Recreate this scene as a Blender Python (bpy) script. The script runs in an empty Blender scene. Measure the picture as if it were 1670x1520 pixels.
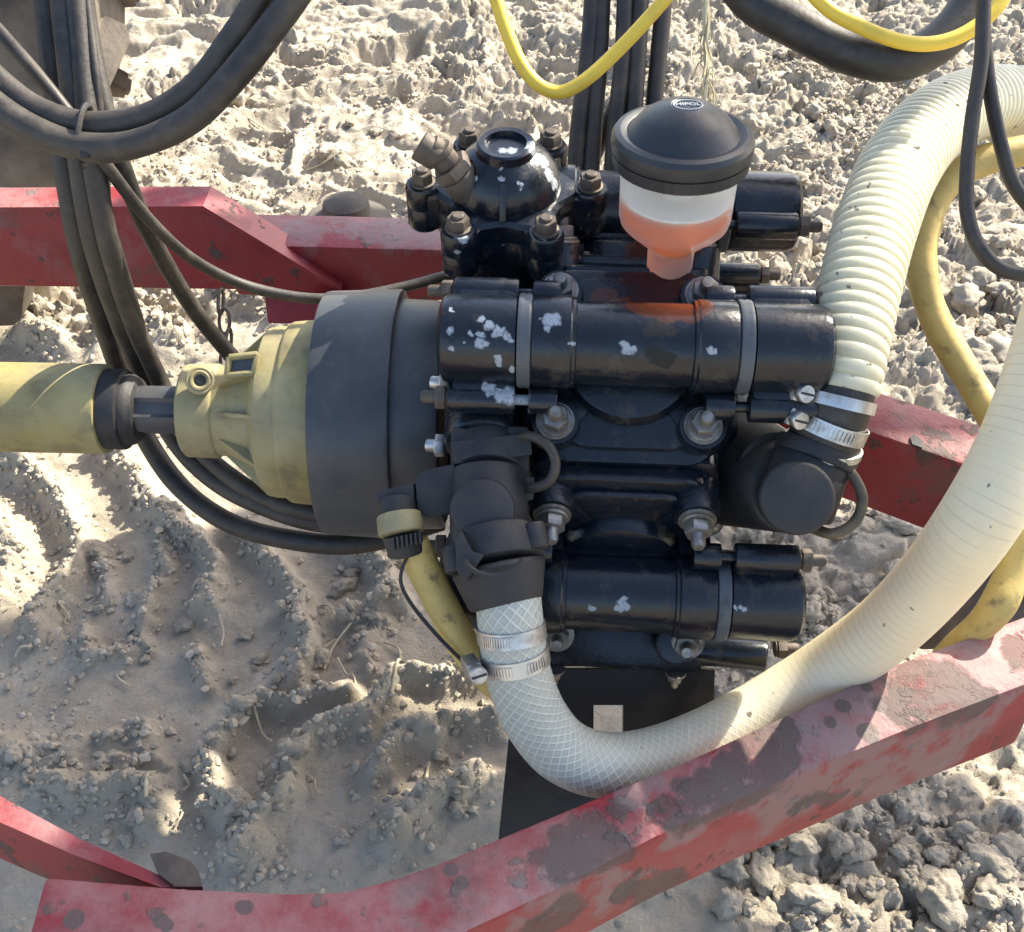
import bpy, bmesh, math, random
import numpy as np
from mathutils import Vector, Matrix, noise as mnoise
random.seed(7)
rng = np.random.default_rng(11)
S = bpy.context.scene
COL = S.collection

# ---------------------------------------------------------------- camera, sky, sun, exposure
PITCH = math.radians(42.0); F = 1900.0; CZ = 1.25
FW = Vector((0, math.cos(PITCH), -math.sin(PITCH))); UP = Vector((0, math.sin(PITCH), math.cos(PITCH))); RT = Vector((1, 0, 0))
CAM = Vector((0, 0, CZ))
cd = bpy.data.cameras.new('camera'); cam = bpy.data.objects.new('camera', cd); COL.objects.link(cam)
cam.location = CAM; cam.rotation_euler = (math.pi/2 - PITCH, 0, 0)
cd.sensor_width = 36; cd.lens = 36*F/1670; cd.clip_start = .02; cd.clip_end = 500
S.camera = cam
SUN_EL = math.radians(40); SUN_AZ = math.radians(49)          # azimuth to the right of straight ahead
sdir = Vector((math.sin(SUN_AZ)*math.cos(SUN_EL), math.cos(SUN_AZ)*math.cos(SUN_EL), math.sin(SUN_EL)))
W = bpy.data.worlds.new('World'); S.world = W; W.use_nodes = True
wn = W.node_tree.nodes; bg = wn['Background']
sky = wn.new('ShaderNodeTexSky'); sky.sky_type = 'NISHITA'; sky.sun_disc = False
sky.sun_elevation = SUN_EL; sky.sun_rotation = SUN_AZ
sky.dust_density = 2.5; sky.air_density = 1.0; sky.ozone_density = .8
W.node_tree.links.new(sky.outputs[0], bg.inputs[0]); bg.inputs[1].default_value = .13
sl = bpy.data.lights.new('sun', 'SUN'); sl.energy = 4.4; sl.angle = math.radians(.6); sl.color = (1, .92, .77)
so = bpy.data.objects.new('sun', sl); COL.objects.link(so)
so.rotation_euler = (-sdir).to_track_quat('-Z', 'Y').to_euler()
S.view_settings.view_transform = 'Standard'; S.view_settings.look = 'None'; S.view_settings.gamma = 1
S.view_settings.use_curve_mapping = False
S.view_settings.exposure = 1.52
S.render.engine = 'CYCLES'

RAIL_SHADE = [(1.118, 1.265, -0.39, 0.50), (0.956, 1.113, -0.71, 0.47), (0.885, 0.950, -0.82, -0.34), (0.885, 0.950, 0.04, 0.28), (0.818, 0.880, -0.78, 0.40), (0.758, 0.812, -0.83, -0.43),
              (0.758, 0.812, -0.34, -0.17), (0.758, 0.812, 0.05, 0.34), (0.679, 0.753, -0.78, -0.47), (0.679, 0.753, -0.38, 0.30), (0.603, 0.674, -0.84, 0.24), (.69, .745, .36, .80), (.755, .80, .40, .56), (.52, .58, .10, .40), (.0, .185, -.80, -.36)]   # (y0, y1, x0, x1) of the shade each rail throws on the ground
RAIL_Y = 2.4
def ray(px, py): return FW + RT*((px-835)/F) + UP*((760-py)/F)
def P(px, py, d): return CAM + ray(px, py)*d                      # point at depth d along the optical axis
def PZ(px, py, z):
    r = ray(px, py); return CAM + r*((z-CZ)/r.z)
def PY(px, py, y):
    r = ray(px, py); return CAM + r*(y/r.y)

# ---------------------------------------------------------------- objects
ORG = {}
def thing(name, label, cat, loc, group=None):
    o = bpy.data.objects.new(name, None); COL.objects.link(o); o.location = loc; o.empty_display_size = .02
    o['label'] = label; o['category'] = cat
    if group: o['group'] = group
    ORG[o.name] = Vector(loc); return o
def tag(o, label=None, cat=None, group=None, kind=None):
    for k, v in (('label', label), ('category', cat), ('group', group), ('kind', kind)):
        if v: o[k] = v
    return o
def to_mesh(name, bm, sharp=38):
    bmesh.ops.recalc_face_normals(bm, faces=bm.faces)
    me = bpy.data.meshes.new(name); bm.to_mesh(me); bm.free()
    me.polygons.foreach_set('use_smooth', [True]*len(me.polygons))
    me.set_sharp_from_angle(angle=math.radians(sharp)); return me
def add(name, bm, mat, parent=None, sharp=38, label=None):
    me = to_mesh(name, bm, sharp); me.materials.append(mat)
    o = bpy.data.objects.new(name, me); COL.objects.link(o)
    if parent is not None:
        org = ORG[parent.name]; me.transform(Matrix.Translation(-org)); o.parent = parent; ORG[o.name] = org
    else:
        co = np.empty(len(me.vertices)*3); me.vertices.foreach_get('co', co); co = co.reshape(-1, 3)
        org = Vector((float(co[:, 0].mean()), float(co[:, 1].mean()), float(co[:, 2].min())))
        me.transform(Matrix.Translation(-org)); o.location = org; ORG[o.name] = org
    if label: o['label'] = label
    return o
def inst(name, me, M, parent=None):
    o = bpy.data.objects.new(name, me); COL.objects.link(o)
    if parent is not None:
        org = ORG[parent.name]; o.parent = parent; o.matrix_basis = Matrix.Translation(-org) @ M; ORG[o.name] = M.translation.copy()
    else: o.matrix_basis = M
    return o

def frame_z(p, d, up=None):                                       # matrix whose local Z runs along d
    d = Vector(d).normalized()
    u = Vector(up) if up is not None else (Vector((0, 0, 1)) if abs(d.z) < .9 else Vector((1, 0, 0)))
    x = u.cross(d).normalized(); y = d.cross(x)
    return Matrix(((x.x, y.x, d.x, p[0]), (x.y, y.y, d.y, p[1]), (x.z, y.z, d.z, p[2]), (0, 0, 0, 1)))

def lathe(bm, prof, M, seg=32, rfn=None):
    """prof = [(r, h)...] turned about local Z; r = 0 closes the end"""
    rings = []
    for r, h in prof:
        if r <= 1e-6: rings.append([bm.verts.new(M @ Vector((0, 0, h)))])
        else:
            rr = []
            for k in range(seg):
                a = 2*math.pi*k/seg; q = r*(rfn(a, h) if rfn else 1)
                rr.append(bm.verts.new(M @ Vector((q*math.cos(a), q*math.sin(a), h))))
            rings.append(rr)
    for A, B in zip(rings, rings[1:]):
        for k in range(seg):
            k2 = (k+1) % seg
            if len(A) == 1 and len(B) == 1: break
            if len(A) == 1: bm.faces.new((A[0], B[k], B[k2]))
            elif len(B) == 1: bm.faces.new((A[k], B[0], A[k2]))
            else: bm.faces.new((A[k], A[k2], B[k2], B[k]))
    for R in (rings[0], rings[-1]):
        if len(R) > 2: bm.faces.new(R)
def rod(bm, a, b, r, r2=None, seg=24, bev=None):
    a, b = Vector(a), Vector(b); L = (b-a).length; r2 = r if r2 is None else r2
    c = bev if bev is not None else min(r, r2, L)*.14
    lathe(bm, [(r-c, 0), (r-c*.3, c*.3), (r, c), (r2, L-c), (r2-c*.3, L-c*.3), (r2-c, L)], frame_z(a, b-a), seg)
def box(bm, M, sx, sy, sz, bev=.002):
    g = bmesh.ops.create_cube(bm, size=1, matrix=M @ Matrix.Diagonal((sx, sy, sz, 1)))
    if bev:
        es = list({e for v in g['verts'] for e in v.link_edges})
        bmesh.ops.bevel(bm, geom=es, offset=bev, segments=2, profile=.6, affect='EDGES')
def prism(bm, pts, off, bev=.0):
    """polygon pts (world), extruded by vector off"""
    A = [bm.verts.new(p) for p in pts]; B = [bm.verts.new(Vector(p)+Vector(off)) for p in pts]
    fs = [bm.faces.new(A), bm.faces.new(B[::-1])]; n = len(A)
    for k in range(n): fs.append(bm.faces.new((A[k], B[k], B[(k+1) % n], A[(k+1) % n])))
    if bev:
        bmesh.ops.recalc_face_normals(bm, faces=fs)
        es = list({e for f in fs for e in f.edges})
        bmesh.ops.bevel(bm, geom=es, offset=bev, segments=2, profile=.6, affect='EDGES')
def slab(bm, pix, d, thick, bev=.0015):
    prism(bm, [P(x, y, d) for x, y in pix], FW*thick, bev)
def spline(pts, n):
    pts = [Vector(p) for p in pts]
    q = [pts[0]*2-pts[1]] + pts + [pts[-1]*2-pts[-2]]
    dense = []
    for i in range(1, len(q)-2):
        a, b, c, d = q[i-1:i+3]
        for k in range(40):
            t = k/40
            dense.append(.5*((2*b) + (c-a)*t + (2*a-5*b+4*c-d)*t*t + (3*b-a-3*c+d)*t**3))
    dense.append(pts[-1])
    L = [0]
    for a, b in zip(dense, dense[1:]): L.append(L[-1]+(b-a).length)
    out = []; j = 0
    for k in range(n):
        s = L[-1]*k/(n-1)
        while j < len(L)-2 and L[j+1] < s: j += 1
        t = (s-L[j])/max(1e-9, L[j+1]-L[j]); out.append(dense[j].lerp(dense[j+1], min(1, t)))
    return out, L[-1]
def tube(bm, pts, r, seg=14, cap=True, uv=False, flat=1.0, wob=0):
    """swept tube through already resampled pts; r number or function of (index, arc length)"""
    n = len(pts); uvl = bm.loops.layers.uv.verify() if uv else None
    T = [(pts[min(i+1, n-1)]-pts[max(i-1, 0)]).normalized() for i in range(n)]
    x = T[0].cross(Vector((0, 0, 1)))
    if x.length < .1: x = T[0].cross(Vector((0, 1, 0)))
    x.normalize(); rings = []; s = 0; Ls = []
    for i in range(n):
        if i: s += (pts[i]-pts[i-1]).length
        Ls.append(s)
        x = (x - T[i]*x.dot(T[i])).normalized(); y = T[i].cross(x)
        rr = r(i, s) if callable(r) else r
        if wob: rr *= 1 + wob*(mnoise.noise(pts[i]*23))
        rings.append([bm.verts.new(pts[i] + x*(rr*math.cos(2*math.pi*k/seg)) + y*(rr*flat*math.sin(2*math.pi*k/seg))) for k in range(seg)])
    for i in range(n-1):
        for k in range(seg):
            k2 = (k+1) % seg
            f = bm.faces.new((rings[i][k], rings[i][k2], rings[i+1][k2], rings[i+1][k]))
            if uv:
                for lp, (u, v) in zip(f.loops, ((Ls[i], k/seg), (Ls[i], (k+1)/seg), (Ls[i+1], (k+1)/seg), (Ls[i+1], k/seg))): lp[uvl].uv = (u, v)
    if cap: bm.faces.new(rings[0]); bm.faces.new(rings[-1])
def hose_bm(path, r, n=90, seg=14, **k):
    pts, L = spline([P(*p) for p in path], n); bm = bmesh.new(); tube(bm, pts, r, seg, **k); return bm
def hexa(bm, M, r, h, bev=.12):
    c = r*bev
    lathe(bm, [(r*.93, 0), (r, c*.6), (r, h-c), (r*.9, h)], M, 6)

# ---------------------------------------------------------------- materials
class Mat:
    def __init__(s, name, base, rough=.5, metal=0, spec=.5):
        s.m = bpy.data.materials.new(name); s.m.use_nodes = True; s.t = s.m.node_tree; s.n = s.t.nodes; s.l = s.t.links
        s.b = s.n['Principled BSDF']; s.out = s.n['Material Output']
        s.col = s.rgb(base); s.rou = s.val(rough)
        s.b.inputs['Metallic'].default_value = metal; s.b.inputs['Specular IOR Level'].default_value = spec
        s.geo = s.n.new('ShaderNodeNewGeometry'); s.pos = s.geo.outputs['Position']; s.hgt = None; s._dp = {}
    def rgb(s, c):
        n = s.n.new('ShaderNodeRGB'); n.outputs[0].default_value = (*c, 1); return n.outputs[0]
    def val(s, v):
        n = s.n.new('ShaderNodeValue'); n.outputs[0].default_value = v; return n.outputs[0]
    def math(s, op, a, b=None, c=None):
        n = s.n.new('ShaderNodeMath'); n.operation = op
        for i, v in enumerate((a, b, c)):
            if v is None: continue
            if isinstance(v, (int, float)): n.inputs[i].default_value = v
            else: s.l.new(v, n.inputs[i])
        return n.outputs[0]
    def noise(s, scale, detail=4, rough=.55, dist=0, stretch=None):
        n = s.n.new('ShaderNodeTexNoise'); n.inputs['Scale'].default_value = scale; n.inputs['Detail'].default_value = detail
        n.inputs['Roughness'].default_value = rough; n.inputs['Distortion'].default_value = dist
        v = s.pos
        if stretch:
            q = s.n.new('ShaderNodeVectorMath'); q.operation = 'MULTIPLY'; s.l.new(v, q.inputs[0]); q.inputs[1].default_value = stretch; v = q.outputs[0]
        s.l.new(v, n.inputs['Vector']); return n.outputs['Fac']
    def step(s, f, lo, hi):
        n = s.n.new('ShaderNodeMapRange'); s.l.new(f, n.inputs[0]); n.inputs[1].default_value = lo; n.inputs[2].default_value = hi
        return n.outputs[0]
    def layer(s, col, mask, rough=None, amount=1.0, height=None):
        if amount != 1: mask = s.math('MULTIPLY', mask, amount)
        n = s.n.new('ShaderNodeMix'); n.data_type = 'RGBA'; s.l.new(mask, n.inputs[0]); s.l.new(s.col, n.inputs[6])
        n.inputs[7].default_value = (*col, 1); s.col = n.outputs[2]
        if rough is not None:
            r = s.n.new('ShaderNodeMix'); s.l.new(mask, r.inputs[0]); s.l.new(s.rou, r.inputs[2]); r.inputs[3].default_value = rough; s.rou = r.outputs[0]
        if height: s.relief(mask, height)
        return s
    def relief(s, f, amt):
        h = s.math('MULTIPLY', f, amt); s.hgt = h if s.hgt is None else s.math('ADD', s.hgt, h); return s
    def spots(s, pts, dscale=55, damp=.02, soft=.06):
        """mask of chips: spheres (centre, radius) with a ragged edge"""
        key = (dscale, damp)
        if key not in s._dp:
            n = s.n.new('ShaderNodeTexNoise'); n.inputs['Scale'].default_value = dscale; n.inputs['Detail'].default_value = 4
            s.l.new(s.pos, n.inputs['Vector'])
            a = s.n.new('ShaderNodeVectorMath'); a.operation = 'MULTIPLY_ADD'; s.l.new(n.outputs['Color'], a.inputs[0])
            a.inputs[1].default_value = (damp,)*3; q = s.n.new('ShaderNodeVectorMath'); q.operation = 'SUBTRACT'; s.l.new(s.pos, q.inputs[0]); q.inputs[1].default_value = (damp/2,)*3
            s.l.new(q.outputs[0], a.inputs[2]); s._dp[key] = a.outputs[0]
        v = s._dp[key]; acc = None
        for c, r in pts:
            n = s.n.new('ShaderNodeVectorMath'); n.operation = 'DISTANCE'; s.l.new(v, n.inputs[0]); n.inputs[1].default_value = c
            f = s.math('DIVIDE', n.outputs['Value'], r); acc = f if acc is None else s.math('MINIMUM', acc, f)
        return s.step(acc, 1+soft, 1-soft)
    def done(s, dist=.001):
        s.l.new(s.col, s.b.inputs['Base Color']); s.l.new(s.rou, s.b.inputs['Roughness'])
        if s.hgt is not None:
            n = s.n.new('ShaderNodeBump'); n.inputs['Distance'].default_value = dist; n.inputs['Strength'].default_value = 1
            s.l.new(s.hgt, n.inputs['Height']); s.l.new(n.outputs[0], s.b.inputs['Normal'])
        return s.m

def dirt(m, col, amt=.5, scale=18, lo=.42, hi=.68, rough=.8): return m.layer(col, m.step(m.noise(scale, 6, .62), lo, hi), rough, amt)

PAINT = Mat('black_gloss_paint', (.006, .009, .015), .22)
dirt(PAINT, (.024, .025, .027), .45, 24, .5, .8, .42)
dirt(PAINT, (.075, .062, .048), .55, 42, .60, .74, .75)
PAINT.layer((.035, .025, .018), PAINT.step(PAINT.noise(70, 5, .6), .58, .72), .5, .7)
PAINT.relief(PAINT.noise(230, 4, .6), .42).relief(PAINT.noise(35, 3), .9)
M_PAINT = PAINT.m                                                     # finished later, once the chips are placed

m = Mat('dusty_black_rubber', (.022, .019, .017), .5); dirt(m, (.085, .068, .052), .6, 14, .40, .72, .7); dirt(m, (.15, .125, .095), .35, 60, .5, .75, .9)
m.relief(m.noise(220, 3), .5); M_RUBBER = m.done(.0008)
m = Mat('black_plastic', (.022, .024, .028), .38); dirt(m, (.07, .065, .06), .35, 30, .45, .75, .6); m.relief(m.noise(300, 2), .25); M_CAP = m.done(.0005)
m = Mat('black_fitting_plastic', (.016, .016, .018), .55); dirt(m, (.055, .048, .042), .7, 26, .4, .7, .85); m.relief(m.noise(260, 3), .6); M_FIT = m.done(.0006)
m = Mat('dark_shield_rubber', (.034, .040, .050), .36); dirt(m, (.15, .14, .12), .4, 9, .4, .7, .75); dirt(m, (.16, .14, .12), .35, 70, .55, .8, .8)
m.relief(m.noise(200, 3), .3); M_SHIELD = m.done(.0006)
m = Mat('yellow_guard_plastic', (.32, .265, .09), .45); dirt(m, (.19, .155, .075), .85, 11, .36, .62, .7); dirt(m, (.09, .075, .045), .75, 34, .50, .70, .8); m.layer((.07, .06, .045), m.step(m.noise(6, 5, .6, 0, (1, 3, 3)), .56, .74), .8, .6)
dirt(m, (.46, .42, .27), .5, 6, .42, .7, .6); m.relief(m.noise(140, 3), .35); M_YEL = m.done(.0008)
m = Mat('yellow_hose_rubber', (.56, .41, .13), .5); dirt(m, (.36, .28, .10), .8, 20, .42, .66, .75); dirt(m, (.10, .08, .05), .8, 40, .58, .70, .85)
m.relief(m.noise(120, 3), .5); M_YHOSE = m.done(.0012)
m = Mat('bright_yellow_cable', (.82, .56, .06), .42); dirt(m, (.50, .36, .06), .6, 25, .5, .75, .6); dirt(m, (.2, .15, .06), .6, 70, .64, .75, .8); M_YCAB = m.done()
m = Mat('cream_corrugated_plastic', (.56, .54, .40), .38); dirt(m, (.46, .42, .27), .7, 16, .42, .7, .5)
m.layer((.10, .09, .07), m.step(m.noise(85, 4, .5, 0, (1, 1, 2.2)), .665, .69), .8, .85); M_CREAM = m.done()
m = Mat('zinc_steel', (.55, .55, .54), .35, .9); dirt(m, (.20, .17, .13), .7, 60, .45, .7, .7); m.relief(m.noise(400, 2), .4); M_ZINC = m.done(.0004)
m = Mat('dull_bolt_steel', (.32, .31, .29), .42, .8); dirt(m, (.13, .10, .075), .8, 70, .40, .66, .8); m.relief(m.noise(300, 3), .7); M_BOLT = m.done(.0005)
m = Mat('brown_grimy_steel', (.085, .068, .055), .6, .35); dirt(m, (.17, .14, .11), .7, 55, .42, .7, .85); m.relief(m.noise(250, 3), .7); M_BROWN = m.done(.0006)
m = Mat('grey_gasket', (.075, .085, .095), .45); dirt(m, (.03, .03, .03), .7, 60, .5, .7, .7); M_GASK = m.done()
m = Mat('oily_black_plate', (.008, .008, .009), .42); dirt(m, (.022, .02, .018), .6, 30, .45, .75, .8); m.relief(m.noise(150, 3), .6); M_PLATE = m.done(.0006)
m = Mat('brown_wire', (.10, .08, .055), .5, .3); dirt(m, (.22, .17, .10), .6, 60); M_WIRE = m.done()
m = Mat('straw', (.50, .43, .30), .7); dirt(m, (.3, .25, .17), .7, 60); M_STRAW = m.done()
m = Mat('twine', (.62, .55, .36), .8); dirt(m, (.4, .33, .2), .7, 120); M_TWINE = m.done()
m = Mat('tyre_rubber', (.040, .035, .031), .75); dirt(m, (.21, .18, .145), .85, 6, .34, .62, .95); m.relief(m.noise(90, 4), .8); M_TYRE = m.done(.002)

RED = Mat('worn_red_paint', (.24, .016, .024), .45)
RED.layer((.23, .035, .032), RED.step(RED.noise(5, 4), .45, .62), .5, .55)
RED.layer((.15, .012, .018), RED.step(RED.noise(13, 5, .6), .53, .72), .5, .6)
RED.layer((.22, .15, .15), RED.step(RED.noise(9, 7, .66), .53, .72), .7, .6)
RED.layer((.07, .05, .042), RED.step(RED.noise(30, 7, .62), .60, .64), .75, .9, .5)
RED.layer((.10, .07, .06), RED.step(RED.noise(7, 7, .7), .56, .64), .8, .65)
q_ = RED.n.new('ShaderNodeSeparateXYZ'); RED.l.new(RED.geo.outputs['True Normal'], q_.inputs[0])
RED.layer((.42, .34, .31), RED.math('MULTIPLY', RED.step(q_.outputs[2], .75, .95), RED.step(RED.noise(11, 7, .68), .42, .66)), .75, .42)  # dust-pale tint on upward faces, painted in place of sky and sun glare
RED.relief(RED.noise(70, 4), .5).relief(RED.noise(300, 3), .3)
M_RED = RED.m

def uv_node(m):
    n = m.n.new('ShaderNodeUVMap'); q = m.n.new('ShaderNodeSeparateXYZ'); m.l.new(n.outputs[0], q.inputs[0]); return q.outputs[0], q.outputs[1]
def braid(name, base, line, pitch, turns, amt):
    m = Mat(name, base, .36); u, v = uv_node(m)
    a = m.math('MULTIPLY', u, 2*math.pi/pitch); b = m.math('MULTIPLY', v, 2*math.pi*turns)
    s1 = m.math('ABSOLUTE', m.math('SINE', m.math('MULTIPLY', m.math('ADD', a, b), .5))); s2 = m.math('ABSOLUTE', m.math('SINE', m.math('MULTIPLY', m.math('SUBTRACT', a, b), .5)))
    web = m.math('MINIMUM', s1, s2)                                  # 0 on the threads
    thread = m.step(web, .52, .14)
    m.layer(line, thread, .45, amt)
    m.thread = thread
    return m
m = braid('braided_cream_hose', (.36, .385, .35), (.68, .69, .62), .0086, 17, .75)
u_, v_ = uv_node(m); along = m.step(u_, .10, .42)
ribs = m.step(m.math('ABSOLUTE', m.math('SINE', m.math('MULTIPLY', u_, math.pi/.0085))), .30, .05)
m.relief(m.math('MULTIPLY', m.thread, m.math('SUBTRACT', 1.0, along)), .7)
m.layer((.74, .665, .47), along, .4, .97)
m.layer((.54, .485, .34), m.math('MULTIPLY', ribs, m.math('MULTIPLY', along, m.step(m.noise(14, 3), .35, .6))), .45, .7)
dirt(m, (.52, .47, .35), .5, 8, .45, .72, .5); m.layer((.10, .08, .05), m.step(m.noise(75, 4), .70, .72), .8, .8); M_BRAID = m.done(.0010); m.l.new(m.math('MULTIPLY', along, .9), m.b.inputs['Subsurface Weight'])
for mm, w_ in ((M_BRAID, .75), (M_CREAM, .5)):
    b_ = mm.node_tree.nodes['Principled BSDF']; b_.inputs['Subsurface Weight'].default_value = w_; b_.inputs['Subsurface Radius'].default_value = (1, .85, .6); b_.inputs['Subsurface Scale'].default_value = .05

def translucent(name, col, t_frac, tr_frac):
    mt = bpy.data.materials.new(name); mt.use_nodes = True; n = mt.node_tree.nodes; l = mt.node_tree.links; b = n['Principled BSDF']
    b.inputs['Base Color'].default_value = (*col, 1); b.inputs['Roughness'].default_value = .35
    tl = n.new('ShaderNodeBsdfTranslucent'); tl.inputs[0].default_value = (*col, 1)
    tp = n.new('ShaderNodeBsdfTransparent'); tp.inputs[0].default_value = (*col, 1)
    a = n.new('ShaderNodeMixShader'); a.inputs[0].default_value = t_frac; l.new(b.outputs[0], a.inputs[1]); l.new(tl.outputs[0], a.inputs[2])
    c = n.new('ShaderNodeMixShader'); c.inputs[0].default_value = tr_frac; l.new(a.outputs[0], c.inputs[1]); l.new(tp.outputs[0], c.inputs[2])
    l.new(c.outputs[0], n['Material Output'].inputs[0]); return mt
M_JAR = translucent('milky_jar_plastic', (.995, .99, .97), .80, .45)
M_OIL = translucent('orange_oil', (1.0, .50, .05), .95, .52)
m = Mat('white_bounce_plastic', (.88, .88, .86), .5); M_BOUNCE = m.done()

# ---------------------------------------------------------------- ground
def vnoise(x, y, seed):
    xi = np.floor(x).astype(np.int64); yi = np.floor(y).astype(np.int64); xf = x-xi; yf = y-yi
    def h(a, b):
        v = (a*374761393 + b*668265263 + seed*974634777) & 0x7fffffff
        v = ((v ^ (v >> 13))*1274126177) & 0x7fffffff
        return ((v ^ (v >> 16)) & 0xffffff)/float(0xffffff)
    u = xf*xf*xf*(xf*(xf*6-15)+10); w = yf*yf*yf*(yf*(yf*6-15)+10)
    return (h(xi, yi)*(1-u)+h(xi+1, yi)*u)*(1-w) + (h(xi, yi+1)*(1-u)+h(xi+1, yi+1)*u)*w
def fbm(x, y, seed, oct=5, gain=.5):
    s = 0; a = 1; t = 0
    for k in range(oct): s = s + a*vnoise(x, y, seed+k*17); t += a; a *= gain; x = x*2.03+3.1; y = y*2.03+7.7
    return s/t
RIDGES = [  # crumbly tread ridges: (pixel polyline, width m, height m)
    ([(-40, 735), (20, 765), (75, 800), (110, 850), (130, 900), (105, 945), (75, 990), (60, 1030)], .020, .030),
    ([(-30, 860), (10, 900), (20, 950), (0, 1000)], .026, .034),
    ([(185, 745), (225, 790), (245, 830), (290, 865), (330, 905), (350, 950), (345, 1000)], .018, .030),
    ([(285, 885), (265, 945), (250, 1000), (235, 1060)], .014, .020),
    ([(150, 895), (180, 935), (175, 980)], .014, .016),
    ([(140, 1035), (150, 1075), (210, 1075), (240, 1045)], .016, .018),
    ([(400, 880), (450, 930), (490, 965), (505, 1010), (490, 1070), (480, 1110)], .018, .026),
    ([(550, 895), (610, 920), (640, 955), (645, 1000), (590, 1010)], .016, .028),
    ([(310, 1065), (320, 1100), (340, 1130)], .012, .016),
    ([(560, 1140), (500, 1145), (430, 1160), (375, 1195), (350, 1235), (340, 1280), (370, 1320)], .018, .030),
    ([(800, 1080), (740, 1110), (660, 1130), (610, 1180), (540, 1200), (480, 1250), (440, 1320), (400, 1400)], .020, .032),
    ([(800, 1180), (740, 1190), (660, 1220), (620, 1270)], .018, .028),
    ([(790, 1280), (740, 1310), (690, 1330), (650, 1350)], .018, .028),
    ([(90, 1280), (170, 1290), (230, 1300), (250, 1340)], .018, .030),
    ([(-20, 1230), (40, 1240), (110, 1230)], .020, .016),
    ([(630, 1110), (600, 1060), (625, 1010)], .012, .014),
    ([(180, 1210), (240, 1190), (260, 1240), (190, 1250)], .014, .012),
    ([(180, 575), (240, 555), (300, 590)], .03, .035),
    ([(300, 520), (360, 500), (430, 520), (470, 540)], .03, .04),
    ([(60, 560), (100, 590)], .025, .03),
]
R3 = [([Vector(PZ(x, y, 0)).to_2d() for x, y in pl], w, h) for pl, w, h in RIDGES]
def ridge_field(x, y):
    H = np.zeros_like(x); Mk = np.zeros_like(x)
    wx = x + (fbm(x*14, y*14, 91, 3)-.5)*.04; wy = y + (fbm(x*14, y*14, 92, 3)-.5)*.04
    for pl, w, h in R3:
        D = np.full_like(x, 9.)
        for a, b in zip(pl, pl[1:]):
            ax, ay = a; bx, by = b; dx, dy = bx-ax, by-ay; L = dx*dx+dy*dy+1e-9
            t = np.clip(((wx-ax)*dx+(wy-ay)*dy)/L, 0, 1); D = np.minimum(D, np.hypot(wx-ax-t*dx, wy-ay-t*dy))
        g = np.exp(-(D/w)**2); H = np.maximum(H, g*h); Mk = np.maximum(Mk, np.exp(-(D/(w*1.25))**2))
    return H, Mk
def worley(x, y, seed):
    xi = np.floor(x).astype(np.int64); yi = np.floor(y).astype(np.int64); f1 = np.full(x.shape, 9.); f2 = np.full(x.shape, 9.); v = np.zeros(x.shape); tl = np.zeros(x.shape)
    def h(a, b, k):
        q = (a*374761393 + b*668265263 + (seed+k)*974634777) & 0x7fffffff
        q = ((q ^ (q >> 13))*1274126177) & 0x7fffffff
        return ((q ^ (q >> 16)) & 0xffff)/65535.
    for i in (-1, 0, 1):
        for j in (-1, 0, 1):
            a, b = xi+i, yi+j; dx = a+h(a, b, 0)-x; dy = b+h(a, b, 5)-y; d = np.hypot(dx, dy); c = d < f1
            f2 = np.where(c, f1, np.minimum(f2, d)); v = np.where(c, h(a, b, 9), v)
            tl = np.where(c, dx*(h(a, b, 13)-.5)+dy*(h(a, b, 17)-.5), tl); f1 = np.where(c, d, f1)
    return f1, f2, v, tl
def clods(x, y, size, seed):
    wx = x/size + (fbm(x/size*1.7, y/size*1.7, seed+40, 3)-.5)*.9; wy = y/size + (fbm(x/size*1.7, y/size*1.7, seed+60, 3)-.5)*.9
    f1, f2, v, tl = worley(wx, wy, seed); gap = np.clip((f2-f1)/.22, 0, 1)
    return size*((v-.5)*.42 + tl*.9 - .34*(1-gap)**2)
def ground_h(x, y):
    near = np.clip((1.55-y)/.35, 0, 1)*np.clip((.05-x)/.25, 0, 1)     # lower left: pressed flat with tread marks
    right = np.clip((x-.15)/.35, 0, 1)
    far = np.clip((y-1.25)/.6, 0, 1)
    h = (fbm(x*2.2, y*2.2, 3, 4)-.5)*.09
    # smeared, wavy mud further off
    u = x*5.0 + (fbm(x*3, y*3, 21, 3)-.5)*3; v = y*9.5 + (fbm(x*3, y*3, 22, 3)-.5)*4 - x*1.6
    sm = np.abs(fbm(u, v, 31, 4, .42)-.5)*2
    rough = np.clip((fbm(x*3.2+9, y*4.4, 35, 4)-.47)*7, 0, 1)
    h += far*(.5-sm)*.085*(1-.3*right)
    sm2 = fbm(x*24, y*33, 41, 4, .55)
    h += (far*(.002+.008*rough)+.003+.005*right)*(sm2-.5)*2
    # cloddy soil on the right: cells with cracks
    cx = x*15+fbm(x*20, y*20, 51, 2)*1.6; cy = y*15+fbm(x*20, y*20, 52, 2)*1.6
    cl = fbm(cx, cy, 61, 3, .5); cl = np.clip((cl-.42)*4, 0, 1)
    h += cl*.026*np.clip(right+.35*far, 0, 1)*np.clip(fbm(x*4, y*4, 71, 3)*3-1, 0, 1)
    bed = np.clip(right*np.clip(fbm(x*3.1, y*3.1, 301, 3)*4-1.35, .12, 1) + far*rough*.8, 0, 1)
    h += clods(x, y, .062, 401)*bed*np.clip(fbm(x*6, y*6, 305, 2)*3-.9, .15, 1) + clods(x, y, .024, 431)*np.clip(bed+.25*far, 0, 1)
    R, Mk = ridge_field(x, y)
    h += clods(x, y, .017, 451)*Mk*.9
    crumb = fbm(x*70, y*70, 81, 3)
    h = h*(1-.55*near) + R*(.95+.65*crumb)
    h += (fbm(x*55, y*55, 83, 4, .6)-.5)*(.003+.004*near+.014*Mk+.004*right+.003*far*rough)
    return h, Mk
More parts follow.
